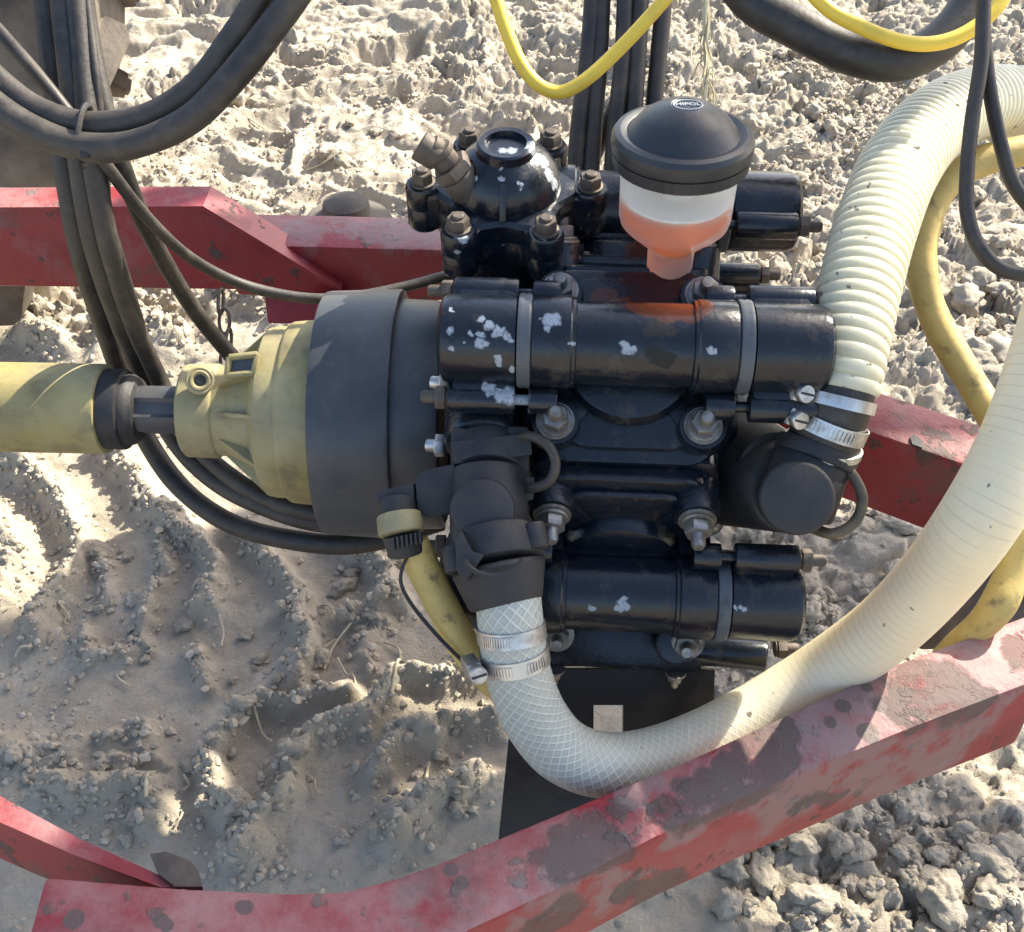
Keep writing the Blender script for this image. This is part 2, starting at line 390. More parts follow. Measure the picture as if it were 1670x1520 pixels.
def axis(lo, hi, step, out):
    a = np.arange(lo, hi+1e-6, step); g = []; s = step; p = hi
    while p < out: s *= 1.35; p += s; g.append(p)
    g2 = []; s = step; p = lo
    while p > -out: s *= 1.35; p -= s; g2.append(p)
    return np.array(g2[::-1]+list(a)+g)
xs = axis(-1.55, 1.5, .0046, 120); ys = axis(.42, 3.5, .0046, 150)
X, Y = np.meshgrid(xs, ys); Hh, MK = ground_h(X, Y); nx, ny = len(xs), len(ys)
co = np.stack([X, Y, Hh], -1).reshape(-1, 3).astype(np.float32)
idx = np.arange(nx*ny).reshape(ny, nx)
quads = np.stack([idx[:-1, :-1], idx[:-1, 1:], idx[1:, 1:], idx[1:, :-1]], -1).reshape(-1, 4)
def np_mesh(name, co, faces, smooth=True):
    me = bpy.data.meshes.new(name); k = faces.shape[1]; nf = len(faces)
    me.vertices.add(len(co)); me.vertices.foreach_set('co', co.astype(np.float32).ravel())
    me.loops.add(nf*k); me.loops.foreach_set('vertex_index', faces.astype(np.int32).ravel())
    me.polygons.add(nf); me.polygons.foreach_set('loop_start', np.arange(0, nf*k, k, dtype=np.int32))
    me.polygons.foreach_set('loop_total', np.full(nf, k, np.int32))
    me.polygons.foreach_set('use_smooth', np.full(nf, smooth)); me.update(); return me
m = Mat('dry_clay_soil', (.40, .347, .268), .85, 0, .3)
m.layer((.26, .225, .172), m.step(m.noise(7, 5, .6), .45, .7), None, .6)
m.layer((.50, .445, .36), m.step(m.noise(16, 6, .6), .5, .7), None, .7)
m.layer((.25, .22, .19), m.step(m.noise(120, 4, .6), .55, .72), None, .5)
m.relief(m.noise(150, 6, .66), .8).relief(m.noise(600, 3), .2)
M_SOIL = m.done(.0042)
m = Mat('dry_soil_crumb', (.40, .345, .265), .85, 0, .3); isl = m.geo.outputs['Random Per Island']
m.layer((.24, .205, .16), m.step(isl, .55, 1.0), None, .6); m.layer((.52, .46, .37), m.step(isl, .4, 0.0), None, .6); m.relief(m.noise(300, 4), .5); M_CRUMB = m.done(.001)
gme = np_mesh('ground', co, quads); gme.materials.append(M_SOIL)
g = bpy.data.objects.new('ground', gme); COL.objects.link(g); g['kind'] = 'structure'
def gz(x, y):
    i = int(np.clip(np.searchsorted(xs, x), 0, nx-1)); j = int(np.clip(np.searchsorted(ys, y), 0, ny-1)); return float(Hh[j, i])

# crumbs of soil: shapes
def clod_shape(seed, sub):
    bm = bmesh.new(); bmesh.ops.create_icosphere(bm, subdivisions=sub, radius=1); r = random.Random(seed)
    off = Vector((r.random()*50, r.random()*50, r.random()*50))
    for v in bm.verts:
        v.co *= 1 + .55*mnoise.noise(v.co*1.1+off) + .25*mnoise.noise(v.co*2.7+off)
        v.co.z *= .72
    c = np.array([v.co[:] for v in bm.verts]); f = np.array([[v.index for v in q.verts] for q in bm.faces]); bm.free(); return c, f
SMALL = [clod_shape(k, 1) for k in range(6)]; MED = [clod_shape(20+k, 2) for k in range(5)]
def scatter(n, shapes, size_fn, dens_fn, box_):
    pc, pf, base = [], [], 0; got = 0
    while got < n:
        x = rng.uniform(box_[0], box_[1], 6000); y = rng.uniform(box_[2], box_[3], 6000)
        keep = rng.random(6000) < dens_fn(x, y); keep &= np.abs(x) < .48*(y+.9)*.95
        x, y = x[keep], y[keep]
        for px, py in zip(x, y):
            if got >= n: break
            c, f = shapes[rng.integers(len(shapes))]; sz = size_fn()
            a = rng.uniform(0, 6.28); ca, sa = math.cos(a), math.sin(a); s3 = sz*rng.uniform(.65, 1.25, 3)
            q = c*s3; q = np.stack([q[:, 0]*ca-q[:, 1]*sa, q[:, 0]*sa+q[:, 1]*ca, q[:, 2]], -1)
            pc.append(q+np.array([px, py, gz(px, py)+sz*.12])); pf.append(f+base); base += len(c); got += 1
    return np.concatenate(pc), np.concatenate(pf)
def dens_small(x, y):
    _, mk = ridge_field(x, y); right = np.clip((x-.1)/.3, 0, 1); far = np.clip((y-1.2)/.5, 0, 1)
    cl = np.clip((fbm(x*6, y*6, 201, 4)-.47)*6, 0, 1)
    return np.clip(mk*.75 + .02 + cl*(.16+.55*right+.16*far), 0, 1)
c, f = scatter(36000, SMALL, lambda: float(np.clip(rng.lognormal(-5.85, .55), .0012, .0075)), dens_small, (-1.3, 1.4, .5, 3.0))
me = np_mesh('soil_crumbs', c, f, False); me.materials.append(M_CRUMB)
o = bpy.data.objects.new('soil_crumbs', me); COL.objects.link(o); tag(o, 'small dry crumbs of pale soil strewn over the ground', 'soil crumbs', kind='stuff')

# ---------------------------------------------------------------- pump geometry
A0 = P(950, 676, 1.15); YAW = Matrix.Translation(A0) @ Matrix.Rotation(math.radians(-3), 4, 'Z') @ Matrix.Translation(-A0)
XC = .105
pump = thing('diaphragm_pump', 'black oily diaphragm pump with bolted heads and a glowing oil jar on top', 'pump', (A0.x+.04, A0.y, .30))
def padd(name, bm, mat, parent=pump, sharp=38, label=None):
    bmesh.ops.transform(bm, matrix=YAW, verts=bm.verts); return add(name, bm, mat, parent, sharp, label)
def head_matrix(th):
    c, s = math.cos(th), math.sin(th)
    return Matrix(((1, 0, 0, XC), (0, s, -c, A0.y), (0, c, s, A0.z), (0, 0, 0, 1)))
def fZ(x, t, n): return Matrix.Translation((x, t, n))
def fX(x, t, n): return Matrix.Translation((x, t, n)) @ Matrix.Rotation(math.pi/2, 4, 'Y')   # local Z -> +x

bm = bmesh.new()
ROTX = Matrix(((0, 0, 1, 0), (0, 1, 0, A0.y), (-1, 0, 0, A0.z), (0, 0, 0, 1)))   # local Z -> world X
lathe(bm, [(.03, -.055), (.09, -.055), (.096, -.050), (.096, -.03), (.112, -.025), (.118, .02), (.120, .19), (.112, .205), (.06, .215), (.05, .235), (.0, .235)], ROTX, 48)
padd('crankcase', bm, M_PAINT)

def stud_mesh(name, mat, r=.0118, washer=.0165, tip=.0062, hn=.010, ht=.013, wa=.003):
    bm = bmesh.new(); M = Matrix.Identity(4)
    lathe(bm, [(washer*.96, 0), (washer, wa*.3), (washer*.98, wa)], M, 24)
    lathe(bm, [(washer*.84, wa), (washer*.86, wa*1.6), (washer*.8, wa*2)], M, 24)
    hexa(bm, Matrix.Translation((0, 0, wa*2)) @ Matrix.Rotation(.4, 4, 'Z'), r, hn)
    lathe(bm, [(tip, wa*2+hn), (tip, wa*2+hn+ht*.8), (tip*.75, wa*2+hn+ht), (0, wa*2+hn+ht)], M, 14)
    me = to_mesh(name, bm); me.materials.append(mat); return me
STUD = stud_mesh('stud_nut', M_BOLT)
SLEEVE_NUT = stud_mesh('tie_nut', M_BROWN, .0098, .0085, .0052, .009, .012, .001)
def rrect(hx, hy, r, n=5):
    out = []
    for cx, cy, a0 in ((hx-r, hy-r, 0), (-hx+r, hy-r, 90), (-hx+r, -hy+r, 180), (hx-r, -hy+r, 270)):
        for k in range(n+1):
            a = math.radians(a0+90*k/n); out.append((cx+r*math.cos(a), cy+r*math.sin(a)))
    return out
def head(th, sp=.0585, ex=1.0, left=True, right=True):
    H = head_matrix(math.radians(th)); Hy = YAW @ H
    bm = bmesh.new()
    # wavy flange at the joint with the crankcase, then the cover plate
    fl = []
    for x, t in rrect(.079, .094*ex, .02, 6): fl.append(H @ Vector((x, t*(1+.03*math.cos(x*70)), .112)))
    prism(bm, fl, (H.to_3x3() @ Vector((0, 0, .022))), .003)
    prism(bm, [H @ Vector((x, t, .134)) for x, t in rrect(.074, .088*ex, .024, 6)], H.to_3x3() @ Vector((0, 0, .016)), .004)
    prism(bm, [H @ Vector((x, t, .148)) for x, t in rrect(.062, .077*ex, .03, 6)], H.to_3x3() @ Vector((0, 0, .010)), .004)
    # round chamber cover
    lathe(bm, [(.058, .150), (.057, .164), (.054, .170), (.048, .1725), (0, .174)], H, 48)
    # web under the tube
    box(bm, H @ Matrix.Translation((0, 0, .176)), .104, .050, .046, .006)
    for sx in (-1, 1):
        box(bm, H @ Matrix.Translation((sx*.065, 0, .166)), .030, .060, .055, .006)
        for st in (-1, 1):
            lathe(bm, [(.021, .128), (.0205, .164), (.0195, .168), (.0, .168)], H @ Matrix.Translation((sx*.0615, st*sp, 0)), 24)
            box(bm, H @ Matrix.Translation((sx*.052, st*(sp-.012), .146)) @ Matrix.Rotation(sx*st*.9, 4, 'Z'), .05, .03, .03, .005)
    hd = padd('head', bm, M_PAINT)
    bm = bmesh.new()
    lathe(bm, [(.030, -.086), (.036, -.084), (.0385, -.080), (.0385, -.0515), (.0372, -.050), (.0372, -.0475), (.034, -.0465),
               (.0345, .0465), (.0372, .0475), (.0372, .050), (.0385, .0515), (.0385, .080), (.036, .084), (.030, .086)], H @ fX(0, 0, .2), 40)
    padd('manifold_tube', bm, M_PAINT, hd)
    for sx, on in ((-1, left), (1, right)):
        if not on: continue
        bm = bmesh.new()
        q = fX(0, 0, .2) if sx > 0 else fX(0, 0, .2) @ Matrix.Rotation(math.pi, 4, 'X')
        lathe(bm, [(.036, .0825), (.0385, .0835), (.0393, .086), (.0385, .0885), (.0393, .091), (.0385, .0938), (.036, .0945)], H @ q, 40)
        padd('gasket_ring', bm, M_GASK, hd)
        bm = bmesh.new()
        lathe(bm, [(.033, .0945), (.0372, .0955), (.0372, .149), (.035, .155), (.029, .1585), (0, .1595)], H @ q, 40)
        for st in (-1, 1):
            rod(bm, H @ Vector((sx*.0955, st*.047, .188)), H @ Vector((sx*.150, st*.047, .188)), .0125, seg=20)
            box(bm, H @ Matrix.Translation((sx*.122, st*.034, .190)), .050, .028, .020, .004)
            rod(bm, H @ Vector((sx*.060, st*.047, .188)), H @ Vector((sx*.084, st*.047, .188)), .0115, seg=20)
            rod(bm, H @ Vector((sx*.080, st*.047, .188)), H @ Vector((sx*.100, st*.047, .188)), .0045, seg=10)
        padd('end_cap', bm, M_PAINT, hd)
        for st in (-1, 1):
            inst('tie_nut', SLEEVE_NUT, YAW @ H @ fX(sx*.150, st*.047, .188) @ (Matrix.Rotation(math.pi, 4, 'X') if sx < 0 else Matrix.Identity(4)), hd)
    for sx in (-1, 1):
        for st in (-1, 1):
            inst('stud_nut', STUD, Hy @ Matrix.Translation((sx*.0615, st*sp, .168)) @ Matrix.Rotation(random.random(), 4, 'Z'), hd)
    return hd
for th in (56.5, -12, 119, 180, -74, 238): head(th, .074 if th == -12 else .0585, 1.14 if th == -12 else 1.0)

bm = bmesh.new(); rod(bm, P(1120, 1049, 1.13), P(1264, 1057, 1.12), .0150, seg=24, bev=.003); lp = padd('lower_port', bm, M_PAINT)
inst('tie_nut', SLEEVE_NUT, frame_z(P(1263, 1057, 1.12), RT), lp)
bm = bmesh.new(); slab(bm, [(884, 1000), (1160, 1005), (1162, 1090), (880, 1088)], 1.115, .12, .006); ft = padd('pump_foot', bm, M_PAINT)
for x, y in ((908, 1034), (1120, 1046)):
    bm = bmesh.new(); rod(bm, P(x, y-10, 1.12), P(x, y, 1.075), .021, .019, seg=24); padd('foot_boss', bm, M_PAINT, ft)
    inst('stud_nut', STUD, frame_z(P(x, y, 1.075), P(x, y+10, 1.06)-P(x, y, 1.075)), ft)
# block joining the first left end cap to the outlet
bm = bmesh.new()
H = head_matrix(math.radians(56.5))
rod(bm, P(800, 620, 1.03), P(803, 735, .985), .034, seg=28)
box(bm, frame_z(P(803, 668, 1.03), UP, RT), .066, .05, .10, .008)
padd('outlet_block', bm, M_PAINT)

# ---- air chamber
AX = Vector((0, -.12, 1)).normalized(); AC = P(820, 306, 1.045); AM = frame_z(AC, AX, (1, 0, 0))
bm = bmesh.new()
def lobes(a, h): return 1 + (.10*math.cos(6*a+math.pi) if h > -.05 else 0)
lathe(bm, [(0, -.105), (.05, -.105), (.052, -.05), (.060, -.044), (.062, -.024), (.0605, -.022), (.0605, -.020), (.062, -.018), (.062, -.004), (.058, 0), (.048, .001)], AM, 96, lobes)
lathe(bm, [(.050, -.002), (.0492, .005), (.0475, .012), (.0435, .021), (.037, .029), (.030, .034), (.0262, .036), (.0255, .0435), (.0235, .0450), (.0185, .0445), (.0175, .0395), (0, .0385)], AM, 48)
for k in range(6):
    ang = math.radians(30+60*k); c = Vector((.0755*math.cos(ang), .0755*math.sin(ang), 0))
    lathe(bm, [(.0145, -.044), (.0160, -.041), (.0160, -.0235), (.0150, -.022), (.0150, -.020), (.0160, -.0185), (.0160, -.002), (.0145, .0005), (0, .0005)], AM @ Matrix.Translation(c), 20)
    box(bm, AM @ Matrix.Rotation(ang, 4, 'Z') @ Matrix.Translation((.060, 0, -.021)), .034, .030, .036, .004)
box(bm, AM @ Matrix.Translation((.0445, 0, .013)) @ Matrix.Rotation(-.5, 4, 'Y'), .012, .006, .032, .002)
air = padd('air_chamber', bm, M_PAINT)
CHB = bmesh.new()
lathe(CHB, [(.0135, 0), (.0135, .002), (.0128, .0025)], Matrix.Identity(4), 20); hexa(CHB, Matrix.Translation((0, 0, .0025)), .0118, .0115)
lathe(CHB, [(.0062, .014), (.0062, .0165), (.005, .0175), (0, .0175)], Matrix.Identity(4), 14)
CHB = to_mesh('chamber_bolt', CHB); CHB.materials.append(M_BROWN)
for k in range(6):
    ang = math.radians(30+60*k); inst('chamber_bolt', CHB, YAW @ AM @ Matrix.Translation((.0755*math.cos(ang), .0755*math.sin(ang), .0008)) @ Matrix.Scale(.86, 4) @ Matrix.Rotation(random.random(), 4, 'Z'), air)
bm = bmesh.new()
a, b = P(768, 312, 1.03), P(722, 256, 1.005); d = (b-a).normalized(); L = (b-a).length
rod(bm, a, a+d*.022, .0165, seg=20)
hexa(bm, frame_z(a+d*.022, d), .0185, .011)
rod(bm, a+d*.033, a+d*.046, .0115, seg=18)
rod(bm, a+d*.044, a+d*.050, .0135, seg=18)
add('air_valve', bm, M_BROWN, air)
bm = bmesh.new(); v = P(688, 243, 1.0)-b; v.normalize()
rod(bm, a+d*.048, a+d*.054+v*.004, .0105, seg=16); rod(bm, P(716, 258, 1.003), P(683, 236, .998), .0125, .0135, seg=18)
add('valve_cap', bm, M_BROWN, air)

# ---- oil reservoir
JX, JY = (1090-835)/1900*1.035+.001, A0.y
JM = Matrix.Translation((JX, JY, 0))
neck = bmesh.new()
lathe(neck, [(.0165, .672), (.0185, .680), (.0200, .690), (.0205, .708), (.0215, .711), (.0425, .7305), (.0465, .735), (.0480, .741), (.0495, .801), (.0480, .803), (0, .803)], JM, 56)
jar = add('oil_jar', neck, M_JAR, pump)
bm = bmesh.new()
lathe(bm, [(0, .7085), (.0165, .7085), (.0190, .7145), (.0395, .7345), (.0430, .739), (.0444, .7425), (.0450, .7560), (0, .7560)], JM, 48)
add('oil', bm, M_OIL, jar)
bm = bmesh.new(); lathe(bm, [(0, .7572), (.0445, .7572), (.0450, .7580), (.0445, .7590), (.012, .7600), (.011, .7640), (0, .7645)], JM, 48); add('bounce_disc', bm, M_BOUNCE, jar)  # white disc added over the oil to bounce sunlight onto the jar walls
bm = bmesh.new()
lathe(bm, [(.048, .789), (.0552, .789), (.0566, .7905), (.0572, .800)], JM, 180, lambda a, h: 1+.006*(math.sin(a*90) > 0))
lathe(bm, [(.0566, .8002), (.0582, .802), (.0588, .807), (.0585, .8125), (.0560, .8165), (.0515, .8180), (.0480, .8172), (.0462, .8165), (.0445, .8180), (.036, .8285), (.024, .8365), (.0125, .8400), (.0118, .8395), (.0112, .8395), (0, .8397)], JM, 72)
cap = add('jar_cap', bm, M_CAP, jar, 25)
m = Mat('worn_emboss', (.42, .42, .42), .45); M_EMB = m.done()
bm = bmesh.new()
R = [Vector((JX+.0013+.0116*math.cos(a), JY+.0002+.0088*math.sin(a), .8398)) for a in np.linspace(0, 2*math.pi, 49)]
tube(bm, R, .0007, 8, cap=False); add('emblem_ring', bm, M_EMB, jar)
tc = bpy.data.curves.new('t', 'FONT'); tc.body = 'HIPOL'; tc.size = .0068; tc.align_x = 'CENTER'; tc.align_y = 'CENTER'; tc.extrude = .0005; tc.space_character = 1.02; tc.offset = .0001
to = bpy.data.objects.new('t', tc); COL.objects.link(to); bpy.context.view_layer.update()
tm = bpy.data.meshes.new_from_object(to.evaluated_get(bpy.context.evaluated_depsgraph_get())); bpy.data.objects.remove(to)
tm.materials.clear(); tm.materials.append(M_EMB)
inst('emblem_lettering', tm, Matrix.Translation((JX+.0013, JY+.0002, .8400)) @ Matrix.Diagonal((1.05, 1.0, 1, 1)), jar)

# ---- outlet elbow (left) and inlet elbow (right)
def camdisc(bm, px, py, d, r, h, seg=36, tilt=(0, 0, 0)):
    c = P(px, py, d); ax = (CAM-c).normalized()+Vector(tilt); M = frame_z(c, ax)
    lathe(bm, [(r, -h), (r, -.004), (r*.96, -.0012), (r*.90, 0), (0, .0008)], M, seg)
bm = bmesh.new()
rod(bm, P(795, 700, 1.0), P(795, 775, .975), .031, seg=28)
rod(bm, P(795, 770, .975), P(797, 885, .955), .034, .031, seg=28)
box(bm, frame_z(P(800, 745, .985), UP, RT), .034, .066, .052, .006)
slab(bm, [(735, 720), (865, 706), (868, 742), (738, 758)], .958, .03)
slab(bm, [(840, 775), (872, 778), (870, 815), (840, 820)], .962, .03)
elbow = add('outlet_elbow', bm, M_FIT, pump)
bm = bmesh.new(); camdisc(bm, 787, 832, .925, .0262, .03, tilt=(0, 0, .10)); add('round_cap', bm, M_FIT, elbow)
bm = bmesh.new()
rod(bm, P(802, 872, .955), P(812, 925, .945), .040, .040, seg=30)
rod(bm, P(812, 920, .945), P(826, 988, .94), .0385, .031, seg=30)
for (x, y) in ((868, 868), (738, 905), (752, 868)):
    rod(bm, P(x, y-14, .935), P(x+8, y+28, .93), .010, seg=14)
slab(bm, [(742, 880), (752, 866), (770, 900), (790, 905), (760, 950), (744, 930)], .905, .02)
add('union_nut', bm, M_FIT, elbow)
bm = bmesh.new()
for k in range(1):
    pts = [P(805+48*math.cos(a), 905+34*math.sin(a), .9) for a in np.linspace(.2, 2.9, 24)]; tube(bm, pts, .0022, 8)
add('nut_rim', bm, M_FIT, elbow)
bm = bmesh.new(); pts, _ = spline([P(845, 714, .965), P(868, 712, .95), (P(895, 728, .94)), P(906, 757, .94), P(896, 785, .945), P(868, 796, .955), P(848, 796, .965)], 40)
tube(bm, pts, .0042, 10); add('wire_clip', bm, M_RUBBER, elbow)
# drain arm on the outlet
bm = bmesh.new()
slab(bm, [(676, 778), (690, 768), (742, 756), (742, 838), (700, 846), (680, 836)], .955, .035, .003)
slab(bm, [(610, 802), (675, 788), (676, 812), (664, 826), (618, 828)], .955, .024, .003)
rod(bm, P(648, 815, .965), P(652, 872, .955), .0165, seg=20)
arm = add('drain_arm', bm, M_FIT, pump)
bm = bmesh.new(); rod(bm, P(650, 838, .952), P(655, 872, .948), .0185, .019, seg=24); add('yellow_collar', bm, M_YEL, arm)
bm = bmesh.new()
rod(bm, P(655, 868, .952), P(663, 905, .955), .0165, .0150, seg=20)
for k in range(7):
    a = -1+2*k/6; slab(bm, [(662+a*22-2, 872-a*5), (662+a*22+2, 872-a*5), (664+a*22+2, 892-a*5), (664+a*22-2, 892-a*5)], .933-.002*(1-a*a), .008, .0005)
add('hose_nut', bm, M_FIT, arm)

bm = bmesh.new()
rod(bm, P(1170, 770, 1.12), P(1290, 795, .995), .050, .040, seg=28)
rod(bm, P(1200, 720, 1.12), P(1265, 765, 1.01), .036, .034, seg=24)
rod(bm, P(1293, 835, .975), P(1330, 742, .975), .0335, .032, seg=30)
rod(bm, P(1326, 752, .975), P(1336, 728, .975), .0350, .0350, seg=30)
box(bm, frame_z(P(1230, 800, 1.09), FW, RT), .05, .08, .06, .006)
inl = add('inlet_elbow', bm, M_FIT, pump)
bm = bmesh.new(); camdisc(bm, 1300, 812, .93, .0300, .05, tilt=(.05, 0, 0)); add('round_cap', bm, M_FIT, inl)
bm = bmesh.new(); pts, _ = spline([P(1362, 752, .97), P(1385, 768, .96), P(1406, 810, .955), P(1395, 850, .955), P(1360, 870, .955), P(1325, 862, .97)], 40)
tube(bm, pts, .0046, 10); add('wire_clip', bm, M_WIRE, inl)
for (x, y, d) in ((1222, 708, 1.04), (1182, 808, 1.05)): bm = bmesh.new(); rod(bm, P(x-8, y-3, d), P(x+12, y+3, d), .0045, seg=10); add('set_screw', bm, M_BROWN, inl)
# studs between shield and pump
for (x, y, d) in ((722, 632, 1.0), (718, 735, 1.0), (738, 489, 1.02)): bm = bmesh.new(); rod(bm, P(x-10, y, d+.004), P(x+22, y+1, d), .0058, seg=12); hexa(bm, frame_z(P(x+4, y, d), RT), .010, .008); padd('flange_bolt', bm, M_ZINC)

# ---------------------------------------------------------------- pump bracket
def ppx(x, y, d=1.135): return P(x, y, d)
bm = bmesh.new()
d0 = 1.14; th = .012
for poly in ([(872, 1092), (1166, 1092), (1164, 1150), (866, 1150)], [(866, 1150), (968, 1150), (968, 1202), (860, 1202)], [(1017, 1150), (1164, 1150), (1162, 1202), (1017, 1202)], [(860, 1202), (1162, 1202), (1150, 1420), (808, 1420), (830, 1202)]):
    slab(bm, poly, d0, th, 0)
add_pts = None
br = add('pump_bracket', bm, M_PLATE)
tag(br, 'black steel mounting plate with a square hole under the pump', 'bracket')
bm = bmesh.new(); prism(bm, [P(874, 1088, 1.132), P(1170, 1088, 1.132), P(1170, 1088, 1.132)+Vector((0, .16, 0)), P(874, 1088, 1.132)+Vector((0, .16, 0))], (0, 0, .010), .002)
add('top_flange', bm, M_PLATE, br)
for x, y in ((905, 1106), (1102, 1112)):
    inst('bracket_nut', STUD, frame_z(P(x, y-16, 1.118), (0, -.25, -1)) @ Matrix.Scale(.62, 4), br)

# ---------------------------------------------------------------- drive shaft, guard cone, shield
def px_x(px): return (px-835)/1900*1.15
def LX(prof): return [(r, px_x(px)) for px, r in prof]
AXM = Matrix.Translation(A0) @ Matrix.Rotation(math.radians(-1.7), 4, 'Z') @ Matrix.Translation(-A0) @ Matrix(((0, 0, 1, 0), (0, 1, 0, A0.y), (-1, 0, 0, A0.z-.0045), (0, 0, 0, 1)))
shaft = thing('drive_shaft', 'yellow guarded drive shaft running in from the left to the pump', 'drive shaft', (px_x(250), A0.y, A0.z-.05))
bm = bmesh.new(); lathe(bm, LX([(-420, 0), (-420, .0450), (164, .0450), (168, .0442), (169, .040), (164, .036), (164, 0)]), AXM, 48); add('guard_tube', bm, M_YEL, shaft)
bm = bmesh.new(); lathe(bm, LX([(150, 0), (150, .040), (160, .0405), (196, .0405), (200, .0398), (202, .036), (212, .0352), (214, .034), (222, .031), (224, .026), (224, 0)]), AXM, 48); add('bearing_ring', bm, M_FIT, shaft)
bm = bmesh.new(); lathe(bm, LX([(200, 0), (200, .025), (330, .025), (330, 0)]), AXM, 48, lambda a, h: 1 if math.cos(a*4) > -.2 else .86); add('profile_tube', bm, M_SHIELD, shaft)
bm = bmesh.new()
lathe(bm, LX([(300, .028), (300, .044), (304, .0465), (352, .0472), (356, .046), (358, .0445), (372, .0450), (378, .046), (420, .058), (432, .074), (437, .0805), (441, .0835), (452, .085), (472, .0855), (475, .0880), (480, .0900), (505, .0915), (548, .0935), (548, .06), (440, .04), (300, .028)]), AXM, 64)
cone = add('guard_cone', bm, M_YEL, shaft)
for k in range(10):
    bm = bmesh.new(); a = math.radians(36*k+18)
    Mr = AXM @ Matrix.Rotation(a, 4, 'Z')
    prism(bm, [Mr @ Vector((r, -.002, px_x(px))) for px, r in ((368, .0445), (440, .0825), (440, .060), (372, .042))], Mr.to_3x3() @ Vector((0, .004, 0)), .0008)
    add('cone_rib', bm, M_YEL, cone)
bm = bmesh.new(); e = P(326, 621, 1.106)
for R_, h_ in ((.0115, .006), (.008, .008)):
    M = frame_z(e, (CAM-e) + Vector((0, 0, .1)))
    tube(bm, [M @ Vector((R_*math.cos(a), R_*math.sin(a), h_*.6)) for a in np.linspace(0, 2*math.pi, 25)], .0022, 8, cap=False)
rod(bm, M @ Vector((0, 0, -.012)), M @ Vector((0, 0, .004)), .0125, seg=24)
add('grease_eye', bm, M_YEL, cone)
bm = bmesh.new(); rod(bm, M @ Vector((0, 0, .001)), M @ Vector((0, 0, .0052)), .005, seg=16); add('eye_hole', bm, M_FIT, cone)
wq = [(374, 583), (420, 578), (414, 608), (370, 612)]
bm = bmesh.new()
wc = [P(x, y, 1.085) for x, y in wq]
for i in range(4): rod(bm, wc[i], wc[(i+1) % 4], .0032, seg=8)
add('window_frame', bm, M_YEL, cone)
bm = bmesh.new(); slab(bm, [(378, 586), (416, 582), (411, 605), (375, 609)], 1.086, .02, .0); add('window_insert', bm, M_SHIELD, cone)

shield = thing('shaft_shield', 'dark grey two-step rubber shield ring between yellow cone and pump', 'shield', (px_x(625), A0.y, A0.z-.12))
bm = bmesh.new()
lathe(bm, LX([(534, .094), (533, .115), (535, .1195), (542, .1205), (652, .1235), (656, .1225), (657, .118), (650, .112), (640, .10), (540, .094), (534, .094)]), AXM, 80); add('outer_band', bm, M_SHIELD, shield)
bm = bmesh.new()
lathe(bm, LX([(645, .10), (650, .1135), (656, .1142), (722, .1125), (727, .111), (729, .107), (726, .103), (645, .10)]), AXM, 80); add('inner_band', bm, M_SHIELD, shield)
bm = bmesh.new(); lathe(bm, LX([(700, 0), (700, .098), (722, .098), (722, 0)]), AXM, 48); add('back_plate', bm, M_FIT, shield)

# ---------------------------------------------------------------- unseen rails added above and behind the frame to throw the broken shade
shade_rails = thing('added_shade_rails', 'grey rails added above and behind the pump to cast shade, out of frame', 'shade_rails', (1.6, 2.4, 1.4))
m = Mat('grey_shade_rail', (.25, .25, .24), .5, .3); M_RAIL = m.done()
def rail(z0, z1, x0, x1, y=3.0, t=.05):
    bm = bmesh.new(); box(bm, Matrix.Translation(((x0+x1)/2, y, (z0+z1)/2)), x1-x0, t, z1-z0, .004); add('rail', bm, M_RAIL, shade_rails)
tx, tz = sdir.x/sdir.y, sdir.z/sdir.y
for y0, y1, x0, x1 in RAIL_SHADE:
    dx = (RAIL_Y-(y0+y1)/2)*tx; rail((RAIL_Y-y1)*tz, (RAIL_Y-y0)*tz, x0+dx, x1+dx, RAIL_Y)
for x in (1.0, 2.0, 2.9):
    bm = bmesh.new(); box(bm, Matrix.Translation((x, RAIL_Y+.06, 2.3)), .05, .05, 1.7, .004); add('post', bm, M_RAIL, shade_rails)

# ---------------------------------------------------------------- red frame beams
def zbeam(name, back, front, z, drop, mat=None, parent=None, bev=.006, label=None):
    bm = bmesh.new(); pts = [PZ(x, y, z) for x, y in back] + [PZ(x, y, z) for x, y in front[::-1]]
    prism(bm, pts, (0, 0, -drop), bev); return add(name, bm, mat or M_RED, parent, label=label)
front = thing('front_beam', 'bent worn red beam with grey patches crossing the bottom right', 'frame beam', PZ(900, 1420, .30))
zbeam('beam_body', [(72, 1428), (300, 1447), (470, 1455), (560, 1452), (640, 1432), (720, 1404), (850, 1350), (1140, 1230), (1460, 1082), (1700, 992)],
      [(20, 1620), (300, 1632), (520, 1630), (640, 1590), (760, 1520), (900, 1455), (1080, 1360), (1250, 1285), (1480, 1190), (1710, 1103)], .42, .105, parent=front)
